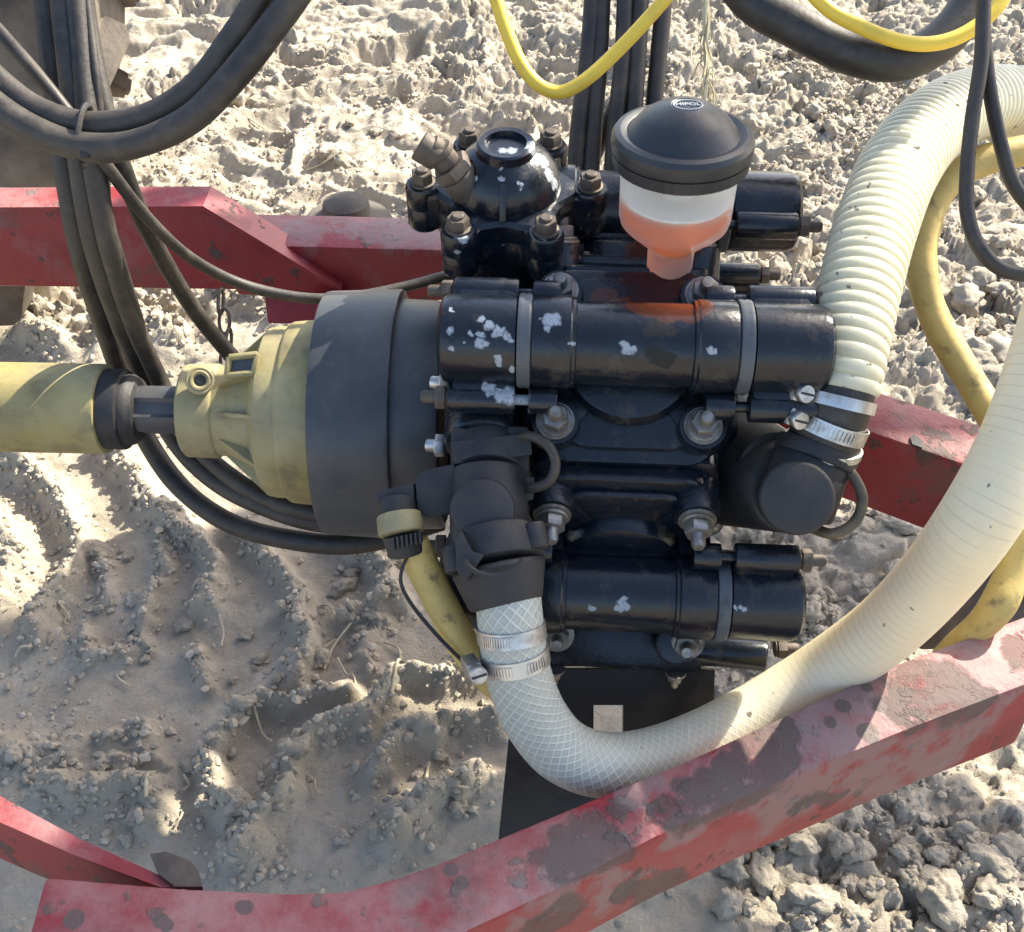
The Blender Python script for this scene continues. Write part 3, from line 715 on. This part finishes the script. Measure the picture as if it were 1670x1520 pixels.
# arm running off to the left
lb = PZ(-120, 1250, .385)
bm = bmesh.new()
top = [PZ(x, y, .40) for x, y in ((-120, 1240), (0, 1298), (130, 1368), (262, 1428), (330, 1448), (262, 1447), (120, 1394), (0, 1341), (-120, 1288))]
prism(bm, top, (0, 0, -.004))
web = [PZ(x, y, .396) for x, y in ((-120, 1289), (0, 1342), (120, 1395), (262, 1448))]
low = [p + Vector((0, 0, -h)) for p, h in zip(web, (.075, .075, .07, .02))]
prism(bm, web + low[::-1], (.003, .006, 0))
arm2 = thing('side_arm', 'red tapered angle arm meeting the front beam at the bottom left', 'frame beam', PZ(60, 1420, .3))
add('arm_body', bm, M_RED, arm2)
bm = bmesh.new(); prism(bm, [PZ(x, y, .405) for x, y in ((244, 1392), (270, 1388), (310, 1402), (322, 1418), (330, 1446), (285, 1446), (258, 1425))], (0, 0, -.006), .001); add('end_gusset', bm, M_BROWN, arm2)

rear = thing('rear_beam', 'red box beam with flaking pale top behind the pump', 'frame beam', PZ(560, 470, .42))
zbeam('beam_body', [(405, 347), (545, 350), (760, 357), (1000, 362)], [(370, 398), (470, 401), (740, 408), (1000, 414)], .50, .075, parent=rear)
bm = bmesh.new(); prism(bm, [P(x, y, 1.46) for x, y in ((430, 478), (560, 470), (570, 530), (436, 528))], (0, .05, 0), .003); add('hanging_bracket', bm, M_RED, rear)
bm = bmesh.new(); rod(bm, P(545, 512, 1.43), P(548, 510, 1.47), .025, seg=20); add('pivot_boss', bm, M_RED, rear)

chan = thing('rear_channel', 'red channel piece with a diagonal lit flange at the left behind hoses', 'frame beam', PZ(150, 470, .40))
Yc = PZ(555, 403, .50).y - .014
bm = bmesh.new()
face = [PY(x, y, Yc) for x, y in ((-160, 336), (0, 338), (332, 336), (552, 470), (548, 478), (380, 472), (0, 466), (-160, 464))]
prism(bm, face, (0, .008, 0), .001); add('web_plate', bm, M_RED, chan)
bm = bmesh.new()
tp = [PY(x, y, Yc) for x, y in ((-160, 337), (0, 338), (332, 336), (556, 472))]
dn = [p + Vector((0, 0, -.006)) for p in tp]
for i in range(3):
    q = [tp[i], tp[i+1], tp[i+1] + Vector((0, .047, 0)), tp[i] + Vector((0, .047, 0))]
    prism(bm, [p+Vector((0, -.002, .001)) for p in q], (0, 0, -.006))
add('top_flange', bm, M_RED, chan)
bm = bmesh.new()
prism(bm, [PY(x, y, Yc+.03) for x, y in ((-40, 466), (42, 466), (38, 492), (36, 520), (22, 532), (-40, 536))], (0, .05, 0), .004); add('worn_lug', bm, M_BROWN, chan)

right = thing('right_beam', 'red box beam with pale glare-tinted top running behind the ribbed cream hose', 'frame beam', PZ(1520, 800, .35))
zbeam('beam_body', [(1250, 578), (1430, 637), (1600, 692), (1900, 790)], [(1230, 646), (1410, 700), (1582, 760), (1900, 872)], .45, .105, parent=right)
bm = bmesh.new(); prism(bm, [PZ(x, y, .4525) for x, y in ((1484, 712), (1492, 709), (1506, 720), (1504, 730), (1488, 724))], (0, 0, -.003)); add('slot_hole', bm, M_FIT, right)
# dark sheet standing in for the beam's shade in the corner
bm = bmesh.new(); prism(bm, [P(x, y, 1.22) for x, y in ((1560, 880), (1665, 800), (1700, 1060), (1500, 1060))], FW*.07, .004)
o = add('corner_shade', bm, M_BROWN); tag(o, 'dark brown sheet standing in for beam shade behind the yellow hose end', 'shade sheet')

# round hub lying behind the rear beam
bm = bmesh.new()
hp = PZ(548, 352, .47) + Vector((0, .09, -.075))
lathe(bm, [(.068, -.03), (.068, .004), (.060, .018), (.040, .026), (.034, .028), (.032, .044), (.022, .050), (0, .052)], Matrix.Translation(hp), 40)
o = add('round_hub', bm, M_TYRE); tag(o, 'dusty round hub cap showing behind the rear red beam', 'hub')

# ---------------------------------------------------------------- hoses
def clamp_parts(parent, c, ax, r, sc_dir, mat=M_ZINC, w=.012):
    """worm-drive clamp as part of a hose: band (> screw, teeth)"""
    M = frame_z(c, ax); bm = bmesh.new()
    lathe(bm, [(r, -w/2), (r+.0012, -w/2), (r+.0012, w/2), (r, w/2), (r, -w/2)], M, 48)
    band = add('hose_clamp', bm, mat, parent)
    ax = Vector(ax).normalized(); s = Vector(sc_dir); s = (s-ax*s.dot(ax)).normalized(); tng = ax.cross(s).normalized()
    if tng.x > 0: tng = -tng
    return band, s, tng
def clamp_screw(band, p, tng, out, ax):
    bm = bmesh.new()
    box(bm, frame_z(p - tng*.004, tng, out), .015, .012, .022, .002)
    rod(bm, p+tng*.006, p+tng*.014, .0072, seg=18)
    M = frame_z(p+tng*.014, tng, ax)
    lathe(bm, [(.0075, -.004), (.0078, 0), (.0070, .0012), (0, .0014)], M, 20)
    add('clamp_screw', bm, M_ZINC, band)
    bm = bmesh.new(); box(bm, M @ Matrix.Translation((0, 0, .0014)), .0125, .0018, .0012, 0); add('screw_slot', bm, M_FIT, band)
def clamp_teeth(band, c, ax, r, s, a0, a1, n):
    ax = Vector(ax).normalized(); t = ax.cross(s).normalized(); bm = bmesh.new()
    for k in range(n):
        a = a0+(a1-a0)*k/(n-1); d = s*math.cos(a)+t*math.sin(a); tt = -s*math.sin(a)+t*math.cos(a)
        box(bm, frame_z(c+d*(r+.0016), d, ax), .0015, .0085, .0014, 0)
    add('band_teeth', bm, M_ZINC, band)

# corrugated suction hose
cpath = [(1338, 738, .975), (1352, 690, .965), (1366, 640, .960), (1381, 570, .963), (1404, 460, .985), (1430, 365, 1.015), (1466, 275, 1.06), (1518, 208, 1.12), (1582, 172, 1.19), (1655, 166, 1.25), (1735, 185, 1.30), (1820, 230, 1.33)]
chose = thing('corrugated_hose', 'thick cream corrugated suction hose arching up to the top right', 'hose', P(1366, 700, 1.03))
pts, L = spline([P(*p) for p in cpath], 760); pitch = .0102
cut = int(.056/L*760)
def rib(i, s):
    t = (s/pitch) % 1; return .0312 + .0035*min(1, s/.25) + .0024*(math.sin(math.pi*t)**.6)
bm = bmesh.new(); tube(bm, pts[cut:], rib, 36); add('ribbed_wall', bm, M_CREAM, chose, 60)
bm = bmesh.new(); tube(bm, pts[:cut+6], lambda i, s: .0300+.0012*(abs((s % .018)-.009) < .0022), 36); add('hose_cuff', bm, M_RUBBER, chose)
i1 = int(.026/L*760); i2 = int(.008/L*760); i3 = int(.047/L*760)
for ii, wid in ((i1, .013), (i3, .010)):
    c = pts[ii]; ax = (pts[ii+3]-pts[ii-3]).normalized()
    if ii == i1: ax = (ax + Vector((.12, -.05, -.10))).normalized()
    band, s, tng = clamp_parts(chose, c, ax, .0318, (CAM-c), w=wid)
    lft = (-RT - ax*(-RT).dot(ax)).normalized(); lft = (lft*.88 + s*.45).normalized()
    tn = ax.cross(lft).normalized(); tn = tn if tn.dot(CAM-c) > 0 else -tn
    clamp_screw(band, c+lft*.041, tn, lft, ax)
    if ii == i1: clamp_teeth(band, c, ax, .0318, s, -.95, .75, 17)
bm = bmesh.new(); c = pts[i2]; lathe(bm, [(.030, -.005), (.0332, -.004), (.0332, .002), (.030, .003)], frame_z(c, pts[i2+3]-pts[i2-3]), 40); add('cuff_ring', bm, M_ZINC, chose)

# braided delivery hose: clear braided start, then cream ribbed length
bpath = [(828, 968, .94), (832, 1010, .94), (838, 1060, .945), (850, 1115, .955), (876, 1175, .97), (920, 1225, .985), (985, 1248, 1.0), (1060, 1240, 1.025), (1150, 1208, 1.05), (1250, 1155, 1.065), (1340, 1100, 1.06), (1440, 1028, 1.025), (1520, 948, .975), (1594, 850, .92), (1656, 740, .91), (1704, 620, .91), (1745, 480, .92), (1775, 350, .94)]
bhose = thing('delivery_hose', 'cream reinforced hose curving from the outlet under the pump to the right', 'hose', P(985, 1290, 1.0))
pts, L = spline([P(*p) for p in bpath], 300); k = int(300*.42)
def rr(i, s): return .0268 + .0058*min(1, max(0, i-10)/260)
bm = bmesh.new(); tube(bm, pts, rr, 36, uv=True); add('hose_wall', bm, M_BRAID, bhose)
for y, wid in ((1028, .013), (1078, .014)):
    ii = min(range(90), key=lambda q: abs((pts[q]-P(835, y, .94)).length)); c = pts[ii]; ax = (pts[ii+2]-pts[ii-2]).normalized()
    band, s, tng = clamp_parts(bhose, c, ax, .0272, (CAM-c), w=wid)
    sgn = ax.cross(s); a0 = -.9 if sgn.x > 0 else .9
    if y == 1028: clamp_teeth(band, c, ax, .0272, s, a0, a0*.05, 12)
    else:
        clamp_teeth(band, c, ax, .0272, s, a0, a0*.2, 9); clamp_teeth(band, c, ax, .0272, s, -a0*.35, -a0, 7)
        lft = (-RT + s*.35); lft = (lft-ax*lft.dot(ax)).normalized(); tn = ax.cross(lft); tn = tn if tn.dot(CAM-c) > 0 else -tn
        clamp_screw(band, c+lft*.036, tn, lft, ax)

def hose(name, label, path, r, mat, cat='hose', group=None, n=90, seg=14, **kw):
    o = add(name, hose_bm(path, r, n, seg, **kw), mat); return tag(o, label, cat, group)
# hydraulic hoses, left
G1 = 'hanging hydraulic hoses at the left'
hose('hydraulic_hose', 'upper black hose of the big hanging loop, running out top centre', [(-90, 30, .96), (-20, 115, .95), (60, 178, .945), (150, 204, .94), (240, 190, .93), (320, 140, .92), (375, 70, .91), (420, 0, .90), (455, -70, .89), (520, -200, .88)], .0108, M_RUBBER, group=G1, wob=.05)
hose('hydraulic_hose', 'lower black hose of the big hanging loop under its twin', [(-90, 90, .945), (-20, 160, .94), (60, 214, .935), (140, 240, .93), (220, 235, .92), (310, 195, .91), (385, 120, .90), (440, 50, .895), (490, -20, .89), (560, -140, .88)], .0116, M_RUBBER, group=G1, wob=.05)
hose('hydraulic_hose', 'leftmost thick black hose of the hanging vertical bundle', [(62, -160, 1.0), (75, 0, 1.01), (88, 120, 1.01), (104, 250, 1.02), (130, 400, 1.06), (160, 500, 1.13), (190, 590, 1.22), (225, 690, 1.25), (290, 790, 1.24), (380, 855, 1.22), (500, 884, 1.21), (600, 884, 1.21), (720, 850, 1.24)], .0108, M_RUBBER, group=G1, n=140, wob=.05)
hose('hydraulic_hose', 'second black hose in the vertical bundle, next to the leftmost', [(92, -160, .99), (102, 0, .99), (115, 120, .99), (130, 250, 1.0), (155, 400, 1.04), (195, 520, 1.13), (230, 600, 1.21), (275, 700, 1.23), (340, 775, 1.22), (430, 825, 1.20), (530, 852, 1.19), (640, 850, 1.2)], .0108, M_RUBBER, group=G1, n=140, wob=.05)
hose('hydraulic_hose', 'third black hose in the vertical bundle, catching sun on its right edge', [(118, -160, .985), (126, 0, .985), (136, 120, .985), (150, 250, .99), (178, 400, 1.03), (215, 520, 1.12), (255, 610, 1.20), (300, 700, 1.21), (360, 765, 1.205), (440, 815, 1.19), (530, 838, 1.18), (640, 830, 1.2)], .0095, M_RUBBER, group=G1, n=140, wob=.05)
hose('hydraulic_hose', 'thinner black hose leaving the bundle to the right, ending behind the cone', [(122, -120, 1.0), (140, 20, 1.0), (160, 130, 1.0), (185, 230, 1.01), (225, 340, 1.06), (270, 430, 1.14), (320, 510, 1.21), (375, 578, 1.25), (430, 640, 1.25)], .0086, M_RUBBER, group=G1, wob=.05)
hose('thin_cable', 'thin dark cable dipping in front of the red channel to the pump top', [(-80, -40, 1.0), (0, 52, .98), (60, 120, .97), (120, 195, .975), (175, 272, .99), (240, 355, 1.05), (310, 420, 1.12), (390, 462, 1.17), (480, 484, 1.19), (560, 486, 1.20), (650, 470, 1.22), (740, 446, 1.24), (840, 415, 1.26)], .0056, M_RUBBER, 'cable', n=120)
hose('thin_cable', 'thin straight dark cable on the right side of the vertical bundle', [(128, -100, .985), (145, 30, .985), (158, 140, .985), (168, 260, 1.0), (172, 300, 1.01), (176, 345, 1.02), (205, 450, 1.06), (240, 560, 1.17)], .0042, M_RUBBER, 'cable')
bm = bmesh.new(); c = P(138, 222, .93)
tube(bm, [P(138, 222, .938)+UP*(.0245*math.cos(a))+FW*(.0145*math.sin(a))+RT*(.003*math.cos(a)) for a in np.linspace(0, 2*math.pi, 33)], .0026, 8, cap=False)
box(bm, frame_z(P(140, 250, .922), -FW, UP), .007, .008, .006, .001)
tag(add('cable_tie', bm, M_FIT), 'black tie binding the looped and vertical hoses at the left', 'cable tie')

# hoses hanging in the middle
G2 = 'dark hoses hanging down behind the oil jar'
for lab, pth in (('leftmost straight dark hose behind the jar and the air chamber', [(972, -160, 1.26), (966, 0, 1.26), (958, 100, 1.26), (946, 190, 1.26), (937, 290, 1.27), (932, 400, 1.28)]),
                 ('second straight dark hose, close beside the leftmost one left of the jar', [(988, -160, 1.26), (982, 0, 1.26), (977, 100, 1.26), (970, 190, 1.26), (963, 290, 1.27), (958, 400, 1.28)]),
                 ('dark hose slanting away to the lower left from behind the jar cap', [(1040, -160, 1.27), (1034, 0, 1.27), (1028, 90, 1.27), (1010, 160, 1.28), (990, 205, 1.29), (965, 260, 1.31), (940, 320, 1.33)]),
                 ('wide pair-side dark hose coming down onto the left of the jar cap', [(1026, -160, 1.25), (1020, 0, 1.25), (1016, 90, 1.25), (1008, 170, 1.25), (1000, 260, 1.26), (996, 380, 1.28)]),
                 ('dark hose coming down behind the middle of the jar cap', [(1050, -160, 1.25), (1044, 0, 1.25), (1040, 90, 1.25), (1034, 180, 1.25), (1030, 260, 1.26), (1028, 380, 1.28)]),
                 ('rightmost straight dark hose ending behind the jar cap near the twine', [(1088, -160, 1.26), (1082, 0, 1.26), (1074, 90, 1.26), (1066, 180, 1.26), (1060, 260, 1.27), (1056, 380, 1.28)])):
    hose('hanging_hose', lab, pth, .0094, M_RUBBER, group=G2, n=60)
hose('yellow_cable', 'bright yellow cable hanging in a V in front of the dark hoses', [(770, -110, 1.1), (806, -10, 1.1), (826, 50, 1.1), (850, 105, 1.1), (880, 140, 1.1), (915, 150, 1.1), (955, 130, 1.095), (1010, 80, 1.09), (1075, 10, 1.08), (1150, -80, 1.07)], .0066, M_YCAB, 'cable')
# right side
hose('thick_hose', 'thick black hose sagging at the top right', [(1130, -150, 1.1), (1215, -10, 1.08), (1300, 45, 1.06), (1390, 88, 1.05), (1465, 98, 1.045), (1530, 70, 1.05), (1580, 10, 1.06), (1620, -90, 1.08)], .0186, M_RUBBER, seg=20)
hose('yellow_cable', 'yellow cable lying along the sagging thick black hose', [(1270, -80, 1.03), (1340, 5, 1.03), (1400, 42, 1.025), (1470, 68, 1.02), (1530, 70, 1.02), (1585, 48, 1.02), (1630, 5, 1.02), (1665, -70, 1.02)], .0066, M_YCAB, 'cable')
G3 = 'dark looped cables hanging at the right edge'
hose('looped_hose', 'dark hose looping down left of its twin in front of corrugated hose', [(1606, -140, .89), (1604, 0, .885), (1600, 100, .88), (1586, 190, .88), (1577, 280, .88), (1578, 350, .88), (1598, 405, .88), (1640, 442, .88), (1720, 452, .88)], .0054, M_RUBBER, group=G3, flat=1.3)
hose('looped_hose', 'dark hose curving off the right edge beside its looped twin', [(1600, -140, .893), (1602, 0, .892), (1608, 100, .888), (1620, 180, .888), (1636, 250, .888), (1655, 305, .89), (1700, 360, .89)], .0052, M_RUBBER, group=G3, flat=1.3)
hose('yellow_hose', 'dirty yellow hose bending down behind the corrugated hose at right', [(1760, 235, 1.2), (1668, 246, 1.2), (1590, 268, 1.2), (1535, 310, 1.2), (1508, 380, 1.2), (1505, 450, 1.2), (1525, 520, 1.2), (1570, 600, 1.19), (1625, 690, 1.17), (1690, 800, 1.14), (1715, 880, 1.12)], .0152, M_YHOSE, n=120, seg=18, wob=.12)
hose('yellow_hose', 'short dirty yellow hose end resting on the front beam at far right', [(1715, 820, 1.06), (1665, 880, 1.06), (1648, 940, 1.06), (1625, 990, 1.06), (1585, 1035, 1.08), (1540, 1080, 1.10)], .0150, M_YHOSE, seg=18, wob=.15)
hose('yellow_hose', 'yellow drain hose running down to the left of the braided hose', [(672, 885, .96), (690, 925, .965), (720, 985, .975), (752, 1045, .985), (792, 1098, 1.0), (850, 1150, 1.04)], .0140, M_YHOSE, seg=18, n=60)
hose('thin_wire', 'thin black wire running beside the yellow drain hose', [(668, 900, .948), (655, 930, .95), (656, 958, .952), (678, 995, .96), (712, 1035, .965), (748, 1072, .97), (775, 1098, .99)], .0017, M_FIT, 'wire', n=60, seg=6)

# twine
tw = thing('frayed_twine', 'frayed straw-coloured twine hanging behind the jar cap', 'twine', P(1150, 170, 1.2))
bm = bmesh.new()
for k in range(5):
    ph = random.random()*6
    pts, _ = spline([P(1152+3.5*math.sin(ph+y*.045)+(y*.015*(k-2)), y, 1.2+.003*math.cos(ph+y*.045)) for y in range(-120, 190, 14)], 80); tube(bm, pts, .0017, 5)
add('strand', bm, M_TWINE, tw)
bm = bmesh.new()
for k in range(16):
    x, y = 1152+random.uniform(-4, 4), random.uniform(20, 140); p = [P(x, y, 1.2)]; dx = random.choice((-1, 1))
    for q in range(5): x += dx*random.uniform(-5, 11); y += random.uniform(2, 22); p.append(P(x, y, 1.2+random.uniform(-.008, .008)))
    pts, _ = spline(p, 18); tube(bm, pts, .0008, 4)
add('frayed_fibre', bm, M_TWINE, tw)

# chain
ch = thing('hanging_chain', 'short rusty chain hanging under the red channel', 'chain', P(370, 580, 1.36))
for k, (x, y) in enumerate(((360, 492), (366, 524), (373, 556), (368, 588))):
    bm = bmesh.new(); rot = k % 2; pts = []
    for a in np.linspace(0, 2*math.pi, 25):
        u, v = .0062*math.cos(a), .0145*math.sin(a)
        pts.append(P(x, y, 1.36) + (RT*u if rot else (RT*.35+Vector((0, .9, 0)))*u) + UP*v)
    tube(bm, pts, .0021, 8, cap=False); add('link', bm, M_BROWN, ch)

# ---------------------------------------------------------------- tractor tyre
WR = .62; ty = P(188, 110, 1.75); WC = Vector((ty.x-WR, ty.y+.10, ty.z))
WC.z = WR+.02
tyre = thing('tractor_tyre', 'dusty tractor tyre with tall lugs at the top left corner', 'tyre', (WC.x, WC.y, 0))
bm = bmesh.new(); TM = Matrix.Translation(WC) @ Matrix.Rotation(math.pi/2, 4, 'X')
lathe(bm, [(.30, -.10), (.33, -.14), (.45, -.18), (.55, -.175), (.585, -.15), (.595, 0), (.585, .15), (.55, .175), (.45, .18), (.33, .14), (.30, .10), (.30, -.10)], TM, 72); add('carcass', bm, M_TYRE, tyre)
for k in range(22):
    for sd in (-1, 1):
        bm = bmesh.new(); a = 2*math.pi*(k+(.5 if sd > 0 else 0))/22
        pts = []
        for z_, da in ((.005, .0), (.165, -.20)):
            pts.append((a+da*1.0, z_*sd))
        (a1, z1), (a2, z2) = pts; w = .032
        q = []
        for (aa, zz, rr_) in ((a1-w, z1, .59), (a1+w, z1, .59), (a2+w, z2, .565), (a2-w, z2, .565)):
            q.append((aa, zz, rr_))
        lo = [bm.verts.new(TM @ Vector((r_*math.cos(aa), r_*math.sin(aa), zz))) for aa, zz, r_ in q]
        hi = [bm.verts.new(TM @ Vector(((r_+.042)*math.cos(aa*.8+.2*sum(z[0] for z in q)/4), (r_+.042)*math.sin(aa*.8+.2*sum(z[0] for z in q)/4), zz))) for aa, zz, r_ in q]
        bm.faces.new(lo); bm.faces.new(hi)
        for i in range(4): bm.faces.new((lo[i], lo[(i+1) % 4], hi[(i+1) % 4], hi[i]))
        bmesh.ops.recalc_face_normals(bm, faces=bm.faces); bmesh.ops.bevel(bm, geom=list(bm.edges), offset=.006, segments=2, affect='EDGES')
        add('lug', bm, M_TYRE, tyre)
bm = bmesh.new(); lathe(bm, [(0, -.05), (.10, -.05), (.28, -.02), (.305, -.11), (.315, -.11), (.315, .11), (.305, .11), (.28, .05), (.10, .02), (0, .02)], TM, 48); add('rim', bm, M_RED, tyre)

# ---------------------------------------------------------------- bigger clods and straw on the ground
def clod_mesh(k, sub=4):
    c, f = clod_shape(300+k, sub); c = np.array([np.array(p)*(1+.16*mnoise.noise(Vector(p)*5+Vector((k*7., 0, 0)))+.10*mnoise.noise(Vector(p)*11)) for p in c]); me = np_mesh('dirt_clod', c, f, True); me.materials.append(M_SOIL); return me
CM = [clod_mesh(k) for k in range(8)]
REG = [('grey clod of dry soil on the ground right of the pump', (1200, 1620, 870, 1100), 34, (.010, .026)),
       ('grey clod of dry soil on the ground below the front beam', (1180, 1660, 1340, 1515), 46, (.010, .026)),
       ('pale clod of dry soil at the right behind the yellow hose', (1560, 1665, 300, 640), 26, (.016, .034)),
       ('pale clod of dry soil between jar and corrugated hose', (1200, 1400, 60, 420), 34, (.014, .030)),
       ('clod of dry soil on the shaded ground at lower left', (20, 780, 900, 1410), 44, (.007, .015)),
       ('sunlit clod of dry soil on the far ground at top', (210, 900, 20, 300), 30, (.012, .026))]
for lab, (x0, x1, y0, y1), n, (s0, s1) in REG:
    for k in range(n):
        p = PZ(random.uniform(x0, x1), random.uniform(y0, y1), 0); sz = s0+(s1-s0)*random.random()**2
        M = Matrix.Translation((p.x, p.y, gz(p.x, p.y)+sz*.2)) @ Matrix.Rotation(random.random()*6.28, 4, 'Z') @ Matrix.Diagonal((sz*random.uniform(.8, 1.4), sz*random.uniform(.7, 1.1), sz*random.uniform(.7, 1.1), 1))
        tag(inst('dirt_clod', random.choice(CM), M), lab, 'dirt clod', lab.replace('clod', 'clods', 1))
STR = [((575, 1033), (530, 1098), .0016), ((628, 1055), (655, 1085), .0019), ((655, 1085), (640, 1155), .002), ((552, 1080), (566, 1108), .0015), ((575, 1105), (583, 1135), .0014),
       ((525, 995), (550, 1018), .0018), ((100, 995), (112, 1012), .0016), ((114, 1000), (114, 1020), .0013), ((25, 1072), (55, 1060), .002), ((360, 1015), (362, 1060), .0013), ((385, 1043), (410, 1048), .0018),
       ((255, 1265), (250, 1330), .002), ((300, 1265), (300, 1292), .0018), ((420, 1175), (445, 1215), .0015), ((700, 1250), (697, 1320), .002), ((720, 1290), (765, 1305), .0018), ((515, 1280), (525, 1305), .0016),
       ((190, 1100), (215, 1120), .0015), ((530, 1065), (560, 1050), .0014), ((118, 730), (108, 755), .0013), ((210, 720), (222, 700), .0013), ((372, 1300), (372, 1330), .0016), ((300, 1330), (285, 1350), .0014),
       ((385, 200), (440, 208), .002), ((500, 285), (560, 278), .002), ((640, 120), (690, 140), .0016), ((1240, 300), (1255, 325), .0016), ((1330, 250), (1350, 270), .0015)]
for (a, b, r) in STR:
    A, B = PZ(*a, 0), PZ(*b, 0); mid = (A+B)/2 + Vector((random.uniform(-.008, .008), random.uniform(-.008, .008), 0))
    for v in (A, mid, B): v.z = gz(v.x, v.y)+.004+random.uniform(0, .006)
    pts, _ = spline([A, mid, B], 12); bm = bmesh.new(); tube(bm, pts, r, 6)
    tag(add('straw_stalk', bm, M_STRAW), 'thin dry straw stalk lying on the grey soil', 'straw', 'straw stalks lying on the soil')

# ---------------------------------------------------------------- paint chips, patches (placed where they sit on the real surfaces)
bpy.context.view_layer.update(); DG = bpy.context.evaluated_depsgraph_get()
def hit(px, py):
    ok, loc, *_ = S.ray_cast(DG, CAM, ray(px, py).normalized()); return loc
def chips(lst): return [(hit(x, y), r) for x, y, r in lst]
c1 = chips([(786, 520, .0035), (798, 530, .005), (812, 540, .006), (826, 550, .005), (836, 556, .003), (770, 543, .003), (785, 546, .0045), (782, 563, .0055), (792, 560, .004), (812, 585, .004), (815, 594, .0035), (836, 603, .004),
            (850, 610, .006), (790, 632, .005), (800, 636, .006), (815, 645, .007), (832, 645, .010), (848, 648, .012), (852, 660, .010), (735, 540, .004), (736, 570, .004), (736, 505, .003), (757, 560, .002),
            (895, 520, .007), (908, 520, .006), (893, 535, .004), (930, 560, .0022), (936, 562, .0022), (1018, 562, .004), (1022, 570, .0055), (1032, 570, .004), (1160, 570, .0045), (1164, 571, .003),
            (1016, 985, .005), (1010, 992, .005), (1022, 990, .005), (1018, 978, .004), (965, 992, .004), (1200, 992, .003), (1212, 993, .004),
            (766, 300, .004), (775, 290, .003), (848, 300, .003), (850, 308, .0022), (818, 275, .003), (818, 290, .0025), (750, 385, .006), (757, 390, .005), (888, 385, .006), (745, 411, .004), (880, 520, .002),
            (870, 240, .009), (885, 262, .009), (897, 285, .008), (905, 300, .007), (820, 246, .006), (835, 246, .006)])
PAINT.layer((.36, .40, .44), PAINT.math('MULTIPLY', PAINT.spots([(p, r*.74) for p, r in c1], 150, .010, .22), PAINT.step(PAINT.noise(420, 4, .7), .28, .46)), .5, .85, -.4)
c2 = chips([(1070, 580, .009), (1085, 586, .008), (1075, 535, .008), (1060, 540, .006), (1095, 540, .006)])
PAINT.layer((.004, .004, .004), PAINT.spots(c2, 130, .012), .7, .9)
c3 = chips([(985, 491, .012), (1010, 489, .010), (1060, 497, .018), (1090, 500, .02), (1130, 505, .016)])
PAINT.layer((.10, .022, .006), PAINT.spots(c3, 60, .012), .22, .8)
PAINT.done(.0008)

RED.layer((.22, .18, .17), RED.math('MULTIPLY', RED.spots(chips([(1130, 1330, .03), (1200, 1300, .03), (1300, 1290, .05), (1350, 1180, .05), (1380, 1260, .05), (1400, 1340, .05), (1480, 1250, .05), (1530, 1220, .05), (1560, 1270, .045), (1430, 1130, .035), (1540, 1110, .03), (1580, 1080, .03),
                                                    (950, 1440, .035), (1010, 1450, .03), (880, 1480, .03), (1060, 1290, .02), (1600, 1150, .035), (1640, 1110, .03), (500, 375, .03), (640, 378, .04), (700, 385, .03), (560, 370, .03)]), 24, .075, .16), RED.step(RED.noise(34, 7, .7), .36, .50)), .75, .62, .4)
RED.layer((.085, .066, .056), RED.math('MULTIPLY', RED.spots(chips([(925, 1385, .026), (960, 1370, .026), (985, 1355, .018), (900, 1400, .016), (1010, 1385, .016), (1030, 1450, .018), (1350, 1305, .014), (1330, 1300, .014), (1310, 1315, .012), (1375, 1290, .010), (1250, 1230, .03), (1200, 1270, .026), (1280, 1195, .018), (1150, 1300, .025), (1100, 1330, .02),
                                                      (1470, 1150, .03), (1510, 1130, .035), (1550, 1125, .03), (1580, 1150, .02), (1490, 1180, .018), (1640, 1250, .04), (1660, 1210, .04), (1610, 1270, .025), (1070, 1450, .03), (1130, 1460, .025), (900, 1500, .03), (1660, 1060, .02)]), 30, .055, .12), RED.step(RED.noise(48, 7, .7), .34, .46)), .8, .8, -.8)
RED.layer((.10, .072, .062), RED.spots(chips([(1375, 1151, .0075), (1354, 1178, .006), (1416, 1195, .010), (1434, 1152, .006), (1414, 1121, .005), (735, 1418, .006), (752, 1440, .006), (400, 1480, .006), (262, 1502, .006), (272, 1510, .005), (395, 1478, .005), (160, 1435, .005), (120, 1500, .008)]), 60, .004), .6, .9)
m = RED
m.done(.0016)
